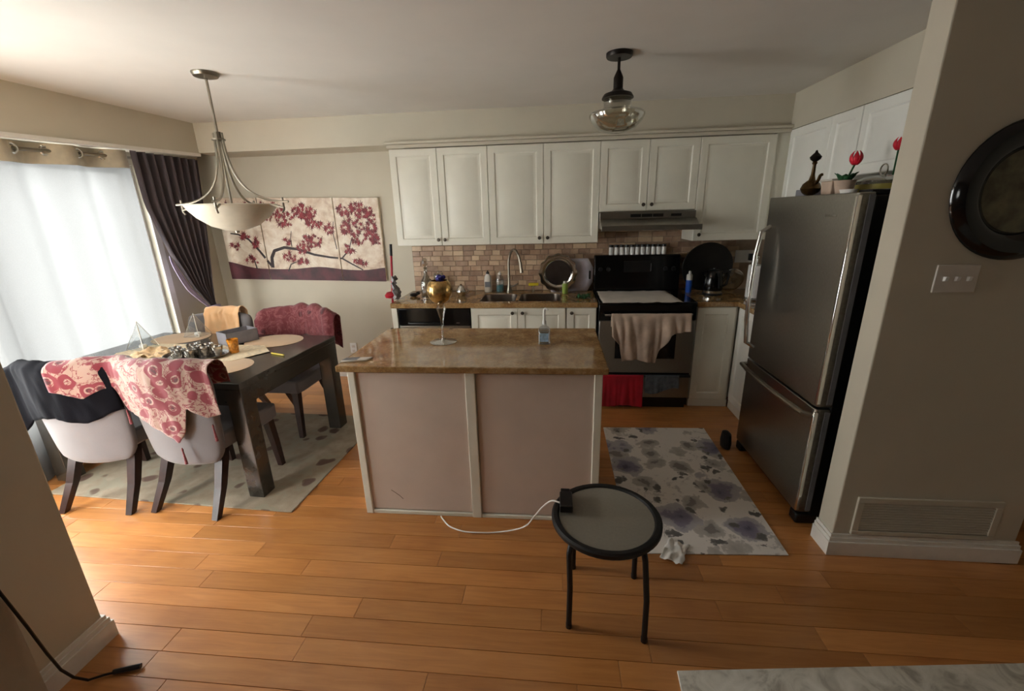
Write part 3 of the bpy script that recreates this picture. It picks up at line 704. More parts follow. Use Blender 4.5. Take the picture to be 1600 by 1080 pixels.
def drape(c, x0, x1, lo, li, ztop=None, amp=.012, lift=.012, nu=44, nv=34, seed=0.0, dropk=.55, front=0.0):
    """cloth over a chair back: lo(u) outside drop, li(u) inside drop (metres)"""
    m = cmat(c); th = .062
    def fn(u, v):
        lx = x0+(x1-x0)*u; Lo, Li = lo(u), li(u); arc = PI*(th/2+lift); tot = Lo+Li+arc; s = v*tot
        zt = ZBK1+.008 + .014*(1-min(1, (lx/HW)**2)); over = max(0, abs(lx)-HW*.95); zt -= over*dropk
        cl = max(-HW, min(HW, lx))
        if s < Li: z = zt-(Li-s); off = th+lift; drop = Li-s
        elif s < Li+arc:
            a = (s-Li)/arc*PI; z = zt+(th/2+lift)*math.sin(a); off = th/2+(th/2+lift)*math.cos(a); drop = 0
        else: z = zt-(s-Li-arc); off = -lift; drop = s-Li-arc
        p = backpt(cl, min(z, ZBK1), off); p.x = lx*(1-off*.5*(abs(lx) < HW)); p.z = z
        if abs(lx) > HW: p.y -= over*.15
        if front and lx < -.22: p.y -= min(1, (-lx-.22)/.1)*.04+max(0, (-lx-.27)/.19)*front; p.z += min(1, (-lx-.22)/.1)*.012
        w = abs(nz(lx*1.3+seed, drop*.35, seed, 9))*amp*(.5+2.6*drop)+abs(nz(lx*2+seed, drop*.4, 3.1, 12))*amp*.5
        p.y += (w+amp*.25)*(-1 if s > Li+arc*.5 else 1) if off < 0 or s < Li else 0
        p.z += nz(lx, drop, seed, 14)*.006 + (abs(nz(lx+seed, 0, 1, 7))*amp*1.2 if off >= 0 and s >= Li else 0)
        return m @ p
    return B().grid(fn, nu, nv)
def tassel(parent, p, L=.07):
    p = Vector(p); B().tube([p, p+Vector((0, 0, -.012)), p+Vector((0, 0, -.02)), p+Vector((.003, 0, -L))], [.002, .006, .004, .008], 8).o('tassel', 'shawl2', parent)
# red paisley cloth on chair 2 (reaches over to chair 1)
def lo2(u):
    a = [(0, .10), (.12, .16), (.22, .12), (.27, .11), (.31, .25), (.42, .27), (.52, .31), (.60, .36), (.70, .425), (.76, .36), (.81, .20), (.9, .27), (1, .25)]
    for (p, q), (p2, q2) in zip(a, a[1:]):
        if u <= p2: return q+(q2-q)*(u-p)/(p2-p)
sh = drape(CH2, -.50, .34, lo2, lambda u: .09+.02*math.sin(u*9), amp=.02, lift=.018, nu=72, nv=40, seed=1.3, dropk=.0, front=.085)
so = sh.o('paisley_cloth', 'shawl', solid=.002, smooth=80, label='cream cloth with crimson paisleys and tassels draped over the near chair', category='cloth')
m2 = cmat(CH2)
for lx, dz, L in ((-.49, .13, .08), (-.26, .24, .09), (.09, .43, .1), (.27, .30, .10)):
    q = m2 @ (backpt(max(-HW, min(HW, lx)), ZBK1-dz, -.035)+Vector((lx-max(-HW, min(HW, lx)), 0, 0))); tassel(so, q, L)
# black garment on chair 1
def lo1(u): return .30-.08*max(0, u-.75)*4*.5+.015*math.sin(u*11)+.05*max(0, .12-u)/.12
drape(CH1, -.37, .285, lo1, lambda u: .12, amp=.018, lift=.008, nu=44, nv=30, seed=5.2).o('jacket', 'jacket', solid=.004, smooth=80, label='black garment draped over the near chair by the window', category='clothing')
# wine-red cloth on far chair: inside of the back faces the camera
def li3(u): return .17+.03*math.sin(u*7)
def lo3(u): return .25
drape(CH3, -.36, .33, lo3, lambda u: .2+.16*max(0, .2-u)/.2+.02*math.sin(u*12), amp=.034, lift=.012, nu=56, nv=36, seed=8.8).o('wine_red_cloth', 'shawl2', solid=.003, smooth=80, label='wine-red embroidered cloth covering the far right chair back', category='cloth')
drape(CH4, -.19, .14, lambda u: .12, lambda u: .19+.01*math.sin(u*9), amp=.04, lift=.006, nu=40, nv=30, seed=3.7).o('peach_towel', 'peach', solid=.004, smooth=80, label='peach towel hanging over the far left dining chair', category='towel')

# rugs
def flat(name, pts, z, th, mat, wob=0, rot=0, **k):
    return B().prism(pts, z, z+th).o(name, mat, bevel=min(.004, th*.4), smooth=0, **k)
flat('dining_rug', [(-3.2, 2.045), (-1.515, 1.975), (-1.46, 3.2), (-3.15, 3.27)], .0008, .008, 'rug', label='grey-beige area rug with brown leaves under the dining table', category='rug')
flat('kitchen_mat', [(.385, 1.79), (1.143, 1.828), (1.155, 3.13), (.385, 3.105)], .0008, .006, 'mat', label='white kitchen mat with grey and purple watercolour flowers', category='mat')
flat('runner_rug', [(.455, 1.217), (1.75, 1.345), (1.86, .2), (.40, .2)], .0008, .008, 'mat2', label='pale grey marbled rug at the bottom edge of the view', category='rug')
def crumple(cx, cy, sx, sy, z, h, seed, n=14, rot=0):
    ca, sa = math.cos(rot), math.sin(rot)
    def fn(u, v):
        x, y = (u-.5)*sx, (v-.5)*sy; e = 1+.25*nz(u*2, v*2, seed, 2)
        x *= e; y *= e; return Vector((cx+x*ca-y*sa, cy+x*sa+y*ca, z+h*max(0, .35+nz(u, v, seed, 4)+.5*nz(u, v, seed+2, 9))))
    return B().grid(fn, n, n)
crumple(.60, 1.81, .10, .15, .009, .013, 2.2, rot=-.5).o('tissue', 'tissue', solid=.0015, smooth=80, label='crumpled white tissue on the edge of the floral mat', category='tissue')

# ------------------------------------------------------------------ things on the dining table
ZT_ = .7585
def tw(x, y): q = TM.inverted() @ Vector((x, y, 0)); return q
for (x, y, lab) in ((-2.10, 2.36, 'round tan placemat on the near right of the dining table'), (-2.10, 2.93, 'round tan placemat on the far right of the dining table'),
                    (-2.92, 3.0, 'round tan placemat at the far window end of the table'), (-2.86, 2.38, 'round tan placemat behind the black garment')):
    B().lathe([(.205, 0), (.21, .0015), (.205, .003), (1e-6, .003)], (x, y, ZT_), 40, 1, .82).o('placemat', 'placemat', label=lab, category='placemat', group='round placemats on the dining table')
P = [(-3.06, 2.60), (-2.96, 2.44), (-2.28, 2.43), (-2.08, 2.46), (-1.955, 2.66), (-2.09, 2.80), (-2.94, 2.83)]
flat('table_runner', P, ZT_+.0035, .002, 'runner', label='cream lace runner along the middle of the dining table', category='table runner')
ZR = ZT_+.0058
t = B().shell([(1e-6, 0), (.18, 0), (.2, .004), (.215, .014), (.22, .013), (.202, .001)], (-2.40, 2.545, ZR+.002), 36, 1, .6).o('oval_tray', 'silver', label='oval silver tray holding small cups on the table', category='tray', solid=.002)
cups = [(-2.53, 2.53), (-2.46, 2.485), (-2.41, 2.555), (-2.47, 2.605), (-2.335, 2.545), (-2.37, 2.62), (-2.26, 2.565), (-2.375, 2.475)]
wh = ['nearest the window on the oval tray', 'second from the window, at the near rim of the tray', 'in the middle of the oval tray', 'at the far rim of the tray, left of middle', 'right of the middle of the oval tray', 'at the far rim of the tray, right of middle', 'at the right end of the oval tray', 'at the near rim of the tray, in the middle']
for (x, y), w_ in zip(cups, wh):
    e = thing('small_cup', 'small silver cup '+w_, 'cup', (x, y, ZR+.004), 'silver cups on the oval tray')
    B().shell([(1e-6, 0), (.02, 0), (.022, .004), (.027, .014), (.035, .045), (.037, .062), (.034, .062), (.031, .044), (.023, .014), (1e-6, .01)], (x, y, ZR+.004), 16).o('bowl', 'silver', e)
    a = random.uniform(0, 6.28); ca, sa = math.cos(a), math.sin(a)
    B().tube([(x+ca*(.033+.016*math.sin(q*PI/6)), y+sa*(.033+.016*math.sin(q*PI/6)), ZR+.004+.012+.03*q/6) for q in range(7)], .003, 6).o('handle', 'silver', e)
B().shell([(1e-6, 0), (.026, 0), (.028, .004), (.031, .05), (.036, .095), (.033, .095), (.028, .05), (.024, .008), (1e-6, .006)], (-2.19, 2.63, ZR), 20).o('amber_tumbler', 'amber', label='small amber glass tumbler on the table runner', category='glass')
def pyramid(x, y, z, w, h, label, mat):
    e = thing('pyramid_ornament', label, 'ornament', (x, y, z), 'wire pyramid ornaments on the dining table')
    c4 = [Vector((x+sx*w, y+sy*w, z+.004)) for sx, sy in ((-1, -1), (1, -1), (1, 1), (-1, 1))]; ap = Vector((x, y, z+h))
    o = B().tube(c4, .002, 6, True)
    o.o('base_frame', mat, e)
    for p in c4: B().tube([p, ap], .0018, 6).o('wire', mat, e)
    for i in range(4): B().add([c4[i], c4[(i+1) % 4], ap], [(0, 1, 2)]).o('pane', 'pane', e)
    B().lathe([(.022, 0), (.024, .012), (.02, .02), (1e-6, .016)], (x, y, z+.006), 14).o('candle', 'white', e)
pyramid(-2.97, 2.72, ZR, .065, .2, 'clear pyramid ornament with thin wire edges, nearest the window', 'chrome')
pyramid(-2.83, 3.06, ZT_+.004, .065, .18, 'clear pyramid ornament in front of the peach towel', 'chrome')
crumple(-2.745, 2.58, .2, .2, ZR+.001, .035, 6.1, 18, .3).o('lace_napkin', 'peachlace', solid=.001, smooth=80, label='crumpled peach and cream lace napkin on the table runner', category='napkin')
e = thing('tissue_box', 'open grey box on the dining table behind the amber tumbler', 'box', (-2.36, 2.90, ZT_), rot=math.radians(-28), world=False)
b = B(); w_, l_, h_ = .075, .11, .09
b.box(-w_, w_, -l_, -l_+.008, 0, h_).box(-w_, w_, l_-.008, l_, 0, h_).box(-w_, -w_+.008, -l_, l_, 0, h_).box(w_-.008, w_, -l_, l_, 0, h_).box(-w_, w_, -l_, l_, 0, .006)
e.location.z = ZT_+.004; b.o('box', 'granny', e)
B().box(-w_+.01, w_-.01, -l_+.01, l_-.01, .006, .06).o('contents', 'darkwood', e)
B().cyl((-1.915, 2.62, ZT_+.006), (-1.80, 2.578, ZT_+.006), .005, n=8).o('pen', 'yellow', label='yellow pen at the right end of the dining table', category='pen')
flat('paper', [(-2.46, 2.21), (-2.24, 2.19), (-2.22, 2.27), (-2.44, 2.30)], ZT_+.004, .001, plain('pale_blue_paper', (176, 190, 200), .7), label='pale blue paper on the near edge of the dining table', category='paper')

# ------------------------------------------------------------------ hanging lamps
px, py = -1.985, 2.624
t = thing('pendant_lamp', 'brushed nickel pendant with frosted bowl over the dining table', 'lamp', (px, py, 1.57))
B().lathe([(1e-6, -.028), (.03, -.028), (.062, -.02), (.07, -.006), (.07, 0)], (px, py, ZC), 28).o('ceiling_canopy', 'nickel', t)
B().cyl((px, py, ZC-.02), (px, py, 2.12), .0075, n=10).o('rod', 'nickel', t)
B().lathe([(.016, 0), (.036, .004), (.036, .012), (.018, .016), (.018, .05), (1e-6, .05)], (px, py, 2.085), 20).o('hub', 'nickel', t)
for k in range(4):
    a = math.radians((0, 104, 180, -66)[k]); ca, sa = math.cos(a), math.sin(a)
    pts = []
    for i in range(15):
        s = i/14; rr = .026+.345*s**2.3; z = 2.13-.395*math.sin(s*PI/2)**.9
        pts.append((px+ca*rr, py+sa*rr, z))
    ar = B().tube(pts, .007, 8).o('arm', 'nickel', t)
    rr = .335; B().tube([(px+ca*rr, py+sa*rr, 1.76), (px+ca*rr, py+sa*rr, 1.69), (px+ca*(rr-.012), py+sa*(rr-.012), 1.675)], .006, 8).o('hook', 'nickel', ar)
    B().tube([(px+ca*.25, py+sa*.25, 1.722), (px+ca*.34, py+sa*.34, 1.70)], .006, 8).o('bowl_clip', 'nickel', ar)
B().shell([(1e-6, -.002), (0.0656, .006), (0.1312, .03), (0.1968, .08), (0.2337, .125), (0.2444, .143), (0.2493, .15), (0.2444, .156), (0.2337, .15), (0.2255, .128), (0.1927, .088), (0.1271, .038), (0.0656, .014), (1e-6, .006)], (px, py, 1.572), 48).o('glass_bowl', 'glassfrost', t)
B().cyl((px, py, 1.575), (px, py, 2.09), .006, n=8).o('centre_stem', 'nickel', t)
B().lathe([(.0, -.014), (.012, -.01), (.014, 0), (.006, .004)], (px, py, 1.57), 14).o('finial', 'nickel', t)
kx, ky = .34, 2.711
t = thing('ceiling_lamp', 'dark bronze ceiling light with a clear glass shade in the kitchen', 'lamp', (kx, ky, 2.05))
B().lathe([(1e-6, -.022), (.066, -.022), (.07, -.016), (.07, 0)], (kx, ky, ZC), 28).o('ceiling_canopy', 'bronze', t)
B().cyl((kx, ky, ZC-.02), (kx, ky, 2.35), .008, n=10).o('stem', 'bronze', t)
B().lathe([(.008, .14), (.022, .11), (.026, .1), (.026, .048), (.036, .036), (.075, .022), (.085, .006), (.086, 0), (1e-6, .004)], (kx, ky, 2.222), 28).o('socket_cap', 'bronze', t)
B().shell([(.074, .17), (.072, .135), (.078, .118), (.142, .102), (.15, .094), (.15, .086), (.138, .06), (.1, .02), (.05, .003), (1e-6, 0)], (kx, ky, 2.05), 40).o('glass_shade', 'lampglass', t, solid=.003)

# ------------------------------------------------------------------ painting: three canvases
def zt(x): return 1.826-(x+2.47)*.026
def panel(x0, x1, label):
    e = thing('painting', label, 'painting', ((x0+x1)/2, 4.15, 1.04), 'three-part tree painting on the back wall')
    y0, y1 = YB-.036, YB-.002
    B().hexa([(x0, y0, zt(x0)-.785), (x1, y0, zt(x1)-.785), (x1, y1, zt(x1)-.785), (x0, y1, zt(x0)-.785)], [(x0, y0, zt(x0)), (x1, y0, zt(x1)), (x1, y1, zt(x1)), (x0, y1, zt(x0))]).o('canvas', 'canvas', e, bevel=.003)
    n = 10; xs_ = [x0+(x1-x0)*i/n for i in range(n+1)]
    hh = lambda x: .105+.07*math.exp(-((x+3.32)/.22)**2)+.028*math.exp(-((x+2.32)/.2)**2)+.03*math.exp(-((x+1.62)/.16)**2)
    pl = [(x, zt(x)-.786) for x in xs_]+[(x, zt(x)-.785+hh(x)) for x in reversed(xs_)]
    B().prism(pl, y0-.0015, y0+.0005, 'y').o('painted_ground', 'maroon', e)
    return e
PX = [-3.285, -2.865, -2.10, -1.655]
PN = [panel(PX[0]+.002, PX[1]-.004, 'left canvas of the tree painting, by the dark curtain'), panel(PX[1]+.004, PX[2]-.004, 'wide middle canvas of the tree painting'), panel(PX[2]+.004, PX[3], 'right canvas of the tree painting, next to the cabinets')]
yp = YB-.0375
def branch(pts, r0, r1):
    # split the branch over the canvases it crosses
    fine = []
    Pv = [Vector((x, yp, z)) for x, z in pts]
    for i in range(len(Pv)-1):
        for k in range(6): fine.append(Pv[i].lerp(Pv[i+1], k/6))
    fine.append(Pv[-1]); n = len(fine)
    for pi in range(3):
        seg = [(p, r0+(r1-r0)*i/(n-1)) for i, p in enumerate(fine) if PX[pi] <= p.x < PX[pi+1]]
        if len(seg) > 1:
            b = B().tube([p for p, _ in seg], [r for _, r in seg], 6)
            for v in b.v: v.y = yp+(v.y-yp)*.12
            b.o('painted_branch', 'ink', PN[pi])
def pz(px_, py_):  # painting position measured on the photograph's wall plane
    return px_, py_
branch([(-2.82, 1.17), (-2.81, 1.27), (-2.77, 1.335), (-2.66, 1.365), (-2.52, 1.345), (-2.36, 1.29), (-2.2, 1.262), (-2.08, 1.25), (-1.98, 1.19), (-1.88, 1.135)], .02, .006)
branch([(-2.83, 1.19), (-2.93, 1.34), (-3.02, 1.45), (-3.12, 1.50), (-3.2, 1.51)], .014, .006)
branch([(-2.66, 1.13), (-2.62, 1.20), (-2.54, 1.23)], .008, .004); branch([(-2.08, 1.25), (-2.0, 1.33), (-1.95, 1.45)], .008, .004)
branch([(-2.99, 1.16), (-3.0, 1.24), (-3.05, 1.3)], .008, .004); branch([(-2.12, 1.34), (-2.14, 1.5), (-2.12, 1.6)], .005, .003)
branch([(-2.58, 1.37), (-2.58, 1.45), (-2.56, 1.52)], .005, .003)
random.seed(21)
lb = [B(), B(), B()]
def cluster(x, z, R_, n):
    for _ in range(n):
        a = random.uniform(0, 6.28); r_ = R_*random.random()**.6
        cx, cz = x+math.cos(a)*r_, z+math.sin(a)*r_*.75; s_ = random.uniform(.016, .034); an = random.uniform(-.6, .6)+random.choice((0, PI/2.3))
        pi = 0 if cx < PX[1] else 1 if cx < PX[2] else 2
        if cx < PX[0]+.03 or cx > PX[3]-.03 or cz > zt(cx)-.03 or cz < zt(cx)-.62: continue
        if abs(cx-PX[1]) < .03 or abs(cx-PX[2]) < .03: continue
        pl = []
        for q in range(14):
            t_ = 2*PI*q/14; rad = s_*(random.uniform(.9, 1.4) if q % 2 == 0 else .38); ex, ez = rad*math.cos(t_)*1.1, rad*math.sin(t_)*.7
            pl.append((cx+ex*math.cos(an)-ez*math.sin(an), cz+ex*math.sin(an)+ez*math.cos(an)))
        k = random.uniform(0, .0012); lb[pi].prism(pl, yp-.0012-k, yp+.002, 'y')
for a in ((-2.72, 1.70, .12, 34), (-2.6, 1.63, .09, 22), (-2.40, 1.68, .12, 40), (-2.32, 1.60, .08, 18), (-2.86, 1.72, .1, 16), (-3.05, 1.73, .1, 14), (-3.05, 1.47, .05, 8), (-2.95, 1.41, .06, 8), (-3.03, 1.25, .07, 10), (-3.18, 1.38, .06, 8), (-3.15, 1.72, .1, 10),
          (-2.36, 1.42, .1, 30), (-2.45, 1.36, .08, 14), (-2.62, 1.42, .05, 8), (-2.62, 1.27, .06, 9), (-2.5, 1.21, .07, 16), (-2.17, 1.53, .06, 10),
          (-1.98, 1.70, .1, 26), (-1.82, 1.70, .1, 30), (-1.72, 1.62, .09, 22), (-1.95, 1.55, .11, 36), (-1.76, 1.50, .11, 34), (-2.0, 1.33, .06, 12), (-1.9, 1.21, .07, 14), (-1.9, 1.42, .06, 12), (-1.72, 1.42, .06, 10)): cluster(*a)
for i in range(3):
    if lb[i].f: lb[i].o('painted_leaves', 'leafred', PN[i], smooth=0, kind='stuff')

# ------------------------------------------------------------------ curtains and rod
def rodz(y): return 2.085+(y-2.4)*.042
RXc = -3.33
t = thing('curtain_rod', 'brushed nickel curtain rod with ball finial above the window', 'curtain rod', (RXc, 2.6, 2.05))
B().tube([(RXc, 1.25, rodz(1.25)), (RXc, 2.6, rodz(2.6)), (RXc, 3.98, rodz(3.98))], .012, 12).o('rod', 'nickel', t)
B().ball((RXc, 4.01, rodz(4.01)), .03).o('finial', 'bronze', t)
for yy in (1.3, 3.93): B().tube([(RXc, yy, rodz(yy)), (XW+.002, yy, rodz(yy))], .008, 8).o('bracket', 'nickel', t)
def sheerpanel(y0, y1, label, ph):
    e = thing('sheer_curtain', label, 'curtain', (RXc, (y0+y1)/2, .03), 'white grommet curtains at the window')
    n = 2.5*max(1, (y1-y0)/.96)
    def x(u, v): return RXc+.045*math.sin(2*PI*n*u*(1)+ph)*(1-.15*v)+.012*nz(u*3, v*.7, ph, 2)
    def fn(u, v):
        yy = y0+(y1-y0)*u; top = rodz(yy)+.045; return Vector((x(u, v), yy+.02*nz(u, v, ph, 3)*v, top+(.03-top)*v))
    B().grid(fn, 70, 24).o('fabric', 'sheer', e, smooth=80)
    def hd(u, v):
        p = fn(u, v*.06); p.x += .002; return p
    B().grid(hd, 70, 2).o('header_band', M['hdr'], e, smooth=80)
    for k in range(int(2*n) if y1-y0 > .5 else 2):
        u = (k+.4)/(2*n)+(.25-ph/(2*PI)*1.0)/(n)*0+.05
        yy = y0+(y1-y0)*u; c_ = Vector((x(u, 0)+.004, yy, rodz(yy)))
        B().tube([c_+Vector((0, .026*math.cos(q*PI/8), .026*math.sin(q*PI/8))) for q in range(16)], .007, 6, True).o('grommet', 'chrome', e)
M['hdr'] = plain('curtain_header_cloth', (206, 196, 176), .9)
sheerpanel(2.06, 3.32, 'white grommet curtain panel next to the dark curtain', .6)
sheerpanel(1.08, 1.42, 'white grommet curtain pushed to the left end of the rod', 2.1)
# dark tied-back curtain
DC = thing('dark_curtain', 'plum-grey curtain tied back at the right of the window', 'curtain', (RXc, 3.7, .05))
Lz = [2.165, 1.77, 1.36, 1.064, .90, .84, .6, .05]; La = [3.295, 3.31, 3.42, 3.565, 3.70, 3.74, 3.70, 3.66]; Ra = [3.955, 3.915, 3.86, 3.81, 3.79, 3.80, 3.84, 3.88]
def ip(z, A):
    for i in range(len(Lz)-1):
        if z >= Lz[i+1]: f_ = (Lz[i]-z)/(Lz[i]-Lz[i+1]); return A[i]+(A[i+1]-A[i])*f_
    return A[-1]
def dfn(u, v):
    z = 2.165-2.115*v; a, c_ = ip(z, La), ip(z, Ra); y_ = a+(c_-a)*u; w_ = (c_-a)
    return Vector((-3.24+.03*math.sin(u*2*PI*8)*min(1, w_/.35)+.01*nz(u*4, v, 2, 3), y_, z))
B().grid(dfn, 96, 40).o('fabric', 'darkcurtain', DC, smooth=80)
def lfn(u, v):
    z = 1.36-.52*v; a = ip(z, La); return Vector((-3.245-.004, a-.045*math.sin(v*PI)**.7*(u), z-.02*u))
B().grid(lfn, 4, 16).o('lining', 'lavender', DC, solid=.003)
B().tube([(-3.24+.03*math.cos(q*PI/8), 3.77+.05*math.sin(q*PI/8), .85+.01*math.cos(q*PI/8)) for q in range(16)], .014, 8, True).o('tieback', 'lavender', DC)
# curtain on the living-room side of the left partition, with a cable
def lf2(u, v): return Vector((-1.755+.03*math.sin(u*2*PI*4+1)+.012*nz(u*3, v, 4, 2), .15+.76*u, 2.2-2.185*v))
B().grid(lf2, 48, 20).o('living_curtain', 'livcurtain', smooth=80, solid=.002, label='beige curtain at the lower left corner beside the partition', category='curtain')
cb = [(-1.70, .86, .95), (-1.70, .885, .6), (-1.695, .91, .40), (-1.70, .93, .25), (-1.72, .955, .14), (-1.735, .985, .06), (-1.72, 1.01, .012), (-1.68, 1.035, .009), (-1.64, 1.05, .009)]
ca_ = thing('cable', 'thin dark cable hanging down the partition and trailing on the floor', 'cable', (-1.7, .95, 0))
B().tube(cb, .0045, 8).o('cord', 'blackmat', ca_)
B().tube([(-1.655, 1.045, .012), (-1.57, 1.075, .012)], .009, 8).o('plug', 'black', ca_)

# ------------------------------------------------------------------ stool with adapter and cord
sx_, sy_, sz_ = .212, 1.502, .452
t = thing('side_stool', 'small round black metal stool with a frosted glass top', 'stool', (sx_, sy_, 0))
B().shell([(.188, -.012), (.212, -.018), (.220, -.008), (.220, .006), (.212, .012), (.196, .012), (.188, .004)], (sx_, sy_, sz_-.012), 48).o('rim', 'blackmat', t)
B().lathe([(.195, 0), (.195, .007), (1e-6, .007)], (sx_, sy_, sz_-.014), 48).o('glass_top', 'stooltop', t)
for fx_, fy_ in ((.358, 1.33), (.064, 1.37), (.094, 1.682), (.372, 1.645)):
    dx, dy = fx_-sx_, fy_-sy_; L = math.hypot(dx, dy); dx /= L; dy /= L
    pts = [(sx_+dx*r_, sy_+dy*r_, z_) for r_, z_ in ((.10, sz_-.028), (.15, sz_-.03), (.18, sz_-.036), (.196, sz_-.052), (.203, sz_-.08), (L-.003, .2), (L, .008))]
    lg = B().tube(pts, .0115, 10).o('leg', 'blackmat', t)
    B().cyl((fx_, fy_, 0), (fx_, fy_, .02), .013, n=10).o('rubber_foot', 'black', lg)
e = thing('power_adapter', 'black charger block on the stool with a white cord', 'charger', (.055, 1.545, sz_))
B().box(.025, .078, 1.50, 1.60, sz_+.001, sz_+.034).o('block', 'black', e, bevel=.004)
B().box(.03, .07, 1.60, 1.63, sz_+.006, sz_+.028).o('cap', 'black', e, bevel=.003)
cp = [(.028, 1.545, sz_+.016), (-.01, 1.56, sz_+.012), (-.05, 1.61, sz_-.06), (-.09, 1.70, .27), (-.14, 1.80, .13), (-.22, 1.87, .04), (-.32, 1.885, .008), (-.40, 1.875, .012), (-.48, 1.885, .006), (-.56, 1.915, .006), (-.61, 1.965, .006), (-.635, 1.998, .006)]
def smoothpath(P, k=5):
    P = [Vector(p) for p in P]; out = []
    for i in range(len(P)-1):
        p0, p1, p2, p3 = P[max(i-1, 0)], P[i], P[i+1], P[min(i+2, len(P)-1)]
        for j in range(k):
            s = j/k; out.append(.5*((2*p1)+(p2-p0)*s+(2*p0-5*p1+4*p2-p3)*s*s+(3*p1-p0-3*p2+p3)*s**3))
    return out+[P[-1]]
B().tube(smoothpath(cp), .0036, 8).o('cord', 'white', e)

# ------------------------------------------------------------------ on the island
ZI = .9092
t = thing('goblet', 'tall gold mercury-glass goblet with indigo flowers on the island', 'goblet', (-.66, 2.42, ZI))
gx, gy = -.66, 2.42
B().lathe([(.078, 0), (.08, .002), (.05, .006), (.012, .012), (.006, .03), (.0055, .1), (.011, .14), (.022, .18), (.029, .205), (.018, .222), (.025, .236)], (gx, gy, ZI), 28).o('stem', 'clear', t)
B().shell([(1e-6, .0), (0.033, .004), (0.0572, .025), (0.0726, .06), (0.0748, .085), (0.066, .115), (0.0506, .135), (0.0473, .135), (0.0627, .113), (0.0704, .085), (0.0682, .06), (0.0528, .028), (1e-6, .006)], (gx, gy, ZI+.232), 28).o('bowl', 'gold', t)
for i in range(14):
    a = random.uniform(0, 6.28); r_ = random.uniform(0, .035)
    B().ball((gx+r_*math.cos(a), gy+r_*math.sin(a), ZI+.375+random.uniform(-.012, .012)), random.uniform(.01, .016), 7, 5).o('flower', 'indigo', t)
t = thing('soap_pump', 'clear pump bottle of sanitizer with a white pump on the island', 'bottle', (-.058, 2.38, ZI))
qx, qy = -.058, 2.38
B().prism(rrect(qx-.035, qx+.035, qy-.02, qy+.02, .014), ZI, ZI+.09).o('bottle', 'gel', t, bevel=.006, smooth=40)
B().prism(rrect(qx-.031, qx+.031, qy-.017, qy+.017, .012), ZI+.004, ZI+.075).o('liquid', M['gel'], t, smooth=40)
B().box(qx-.024, qx+.024, qy-.0215, qy-.0203, ZI+.02, ZI+.07).o('label_sticker', plain('blue_grey_sticker', (150, 176, 196), .5, var=.2, scale=60), t)
B().lathe([(.033, 0), (.026, .012), (.014, .02), (.014, .03), (1e-6, .03)], (qx, qy, ZI+.09), 16, 1, .65).o('shoulder', 'gel', t)
pmp = B().cyl((qx, qy, ZI+.118), (qx, qy, ZI+.2), .008, n=10).cyl((qx, qy, ZI+.118), (qx, qy, ZI+.14), .011, n=12)
pmp.tube([(qx, qy, ZI+.2), (qx+.005, qy-.004, ZI+.21), (qx+.022, qy-.012, ZI+.206)], .006, 8).o('pump', 'white', t)
t = thing('phone', 'phone in a pale case lying on the left corner of the island', 'phone', (-1.03, 2.06, ZI))
B().hexa([(-1.112, 2.035, ZI), (-.985, 2.055, ZI), (-.965, 2.105, ZI), (-1.105, 2.085, ZI)], [(-1.112, 2.035, ZI+.01), (-.985, 2.055, ZI+.01), (-.965, 2.105, ZI+.01), (-1.105, 2.085, ZI+.01)]).o('case', 'offwhite', t, bevel=.003)
B().hexa([(-1.107, 2.039, ZI+.01), (-1.03, 2.051, ZI+.01), (-1.03, 2.09, ZI+.01), (-1.1, 2.081, ZI+.01)], [(-1.107, 2.039, ZI+.012), (-1.03, 2.051, ZI+.012), (-1.03, 2.09, ZI+.012), (-1.1, 2.081, ZI+.012)]).o('screen', 'greyplas', t)

# ------------------------------------------------------------------ on the counters
t = thing('decanter', 'clear cut-glass decanter with stopper at the left end of the counter', 'decanter', (-1.2, 3.95, ZK))
B().shell([(1e-6, 0), (.05, 0), (.055, .01), (.055, .10), (.048, .14), (.018, .19), (.015, .24), (.022, .255), (.019, .255), (.011, .24), (.014, .19), (.044, .14), (.05, .1), (.05, .014), (1e-6, .01)], (-1.2, 3.95, ZK), 20).o('bottle', 'clear', t)
B().lathe([(.01, .0), (.012, .02), (.03, .045), (.026, .08), (.012, .095), (1e-6, .098)], (-1.2, 3.95, ZK+.245), 8).o('stopper', 'clear', t, smooth=10)
t = thing('glass_jar', 'clear glass jar behind the goblet on the counter', 'jar', (-1.10, 4.03, ZK))
B().shell([(1e-6, 0), (.045, 0), (.048, .006), (.048, .17), (.044, .18), (.041, .18), (.044, .168), (.044, .01), (1e-6, .006)], (-1.10, 4.03, ZK), 20).o('body', 'clear', t)
B().lathe([(.045, 0), (.045, .012), (.01, .02), (.012, .032), (1e-6, .036)], (-1.10, 4.03, ZK+.18), 20).o('lid', 'clear', t)
b = B().ball((-1.30, 3.86, ZK+.017), .04, 12, 7, (1, .7, .42)).ball((-1.265, 3.875, ZK+.028), .022, 10, 6, (1, .8, .7))
b.o('wallet', 'black', label='small black pouch at the left end of the counter', category='pouch')
t = thing('sugar_pot', 'small shiny silver pot with lid left of the sink', 'pot', (-.855, 3.88, ZK))
B().lathe([(.025, 0), (.03, .004), (.047, .025), (.05, .045), (.036, .075), (.03, .08), (1e-6, .08)], (-.855, 3.88, ZK), 24).o('body', 'chrome', t)
B().lathe([(.031, 0), (.024, .012), (.008, .018), (.01, .028), (1e-6, .032)], (-.855, 3.88, ZK+.08), 20).o('lid', 'chrome', t)
B().tube([(-.81+.03*math.sin(q*PI/8), 3.88, ZK+.02+.05*q/8) for q in range(9)], .004, 6).o('handle', 'chrome', t)
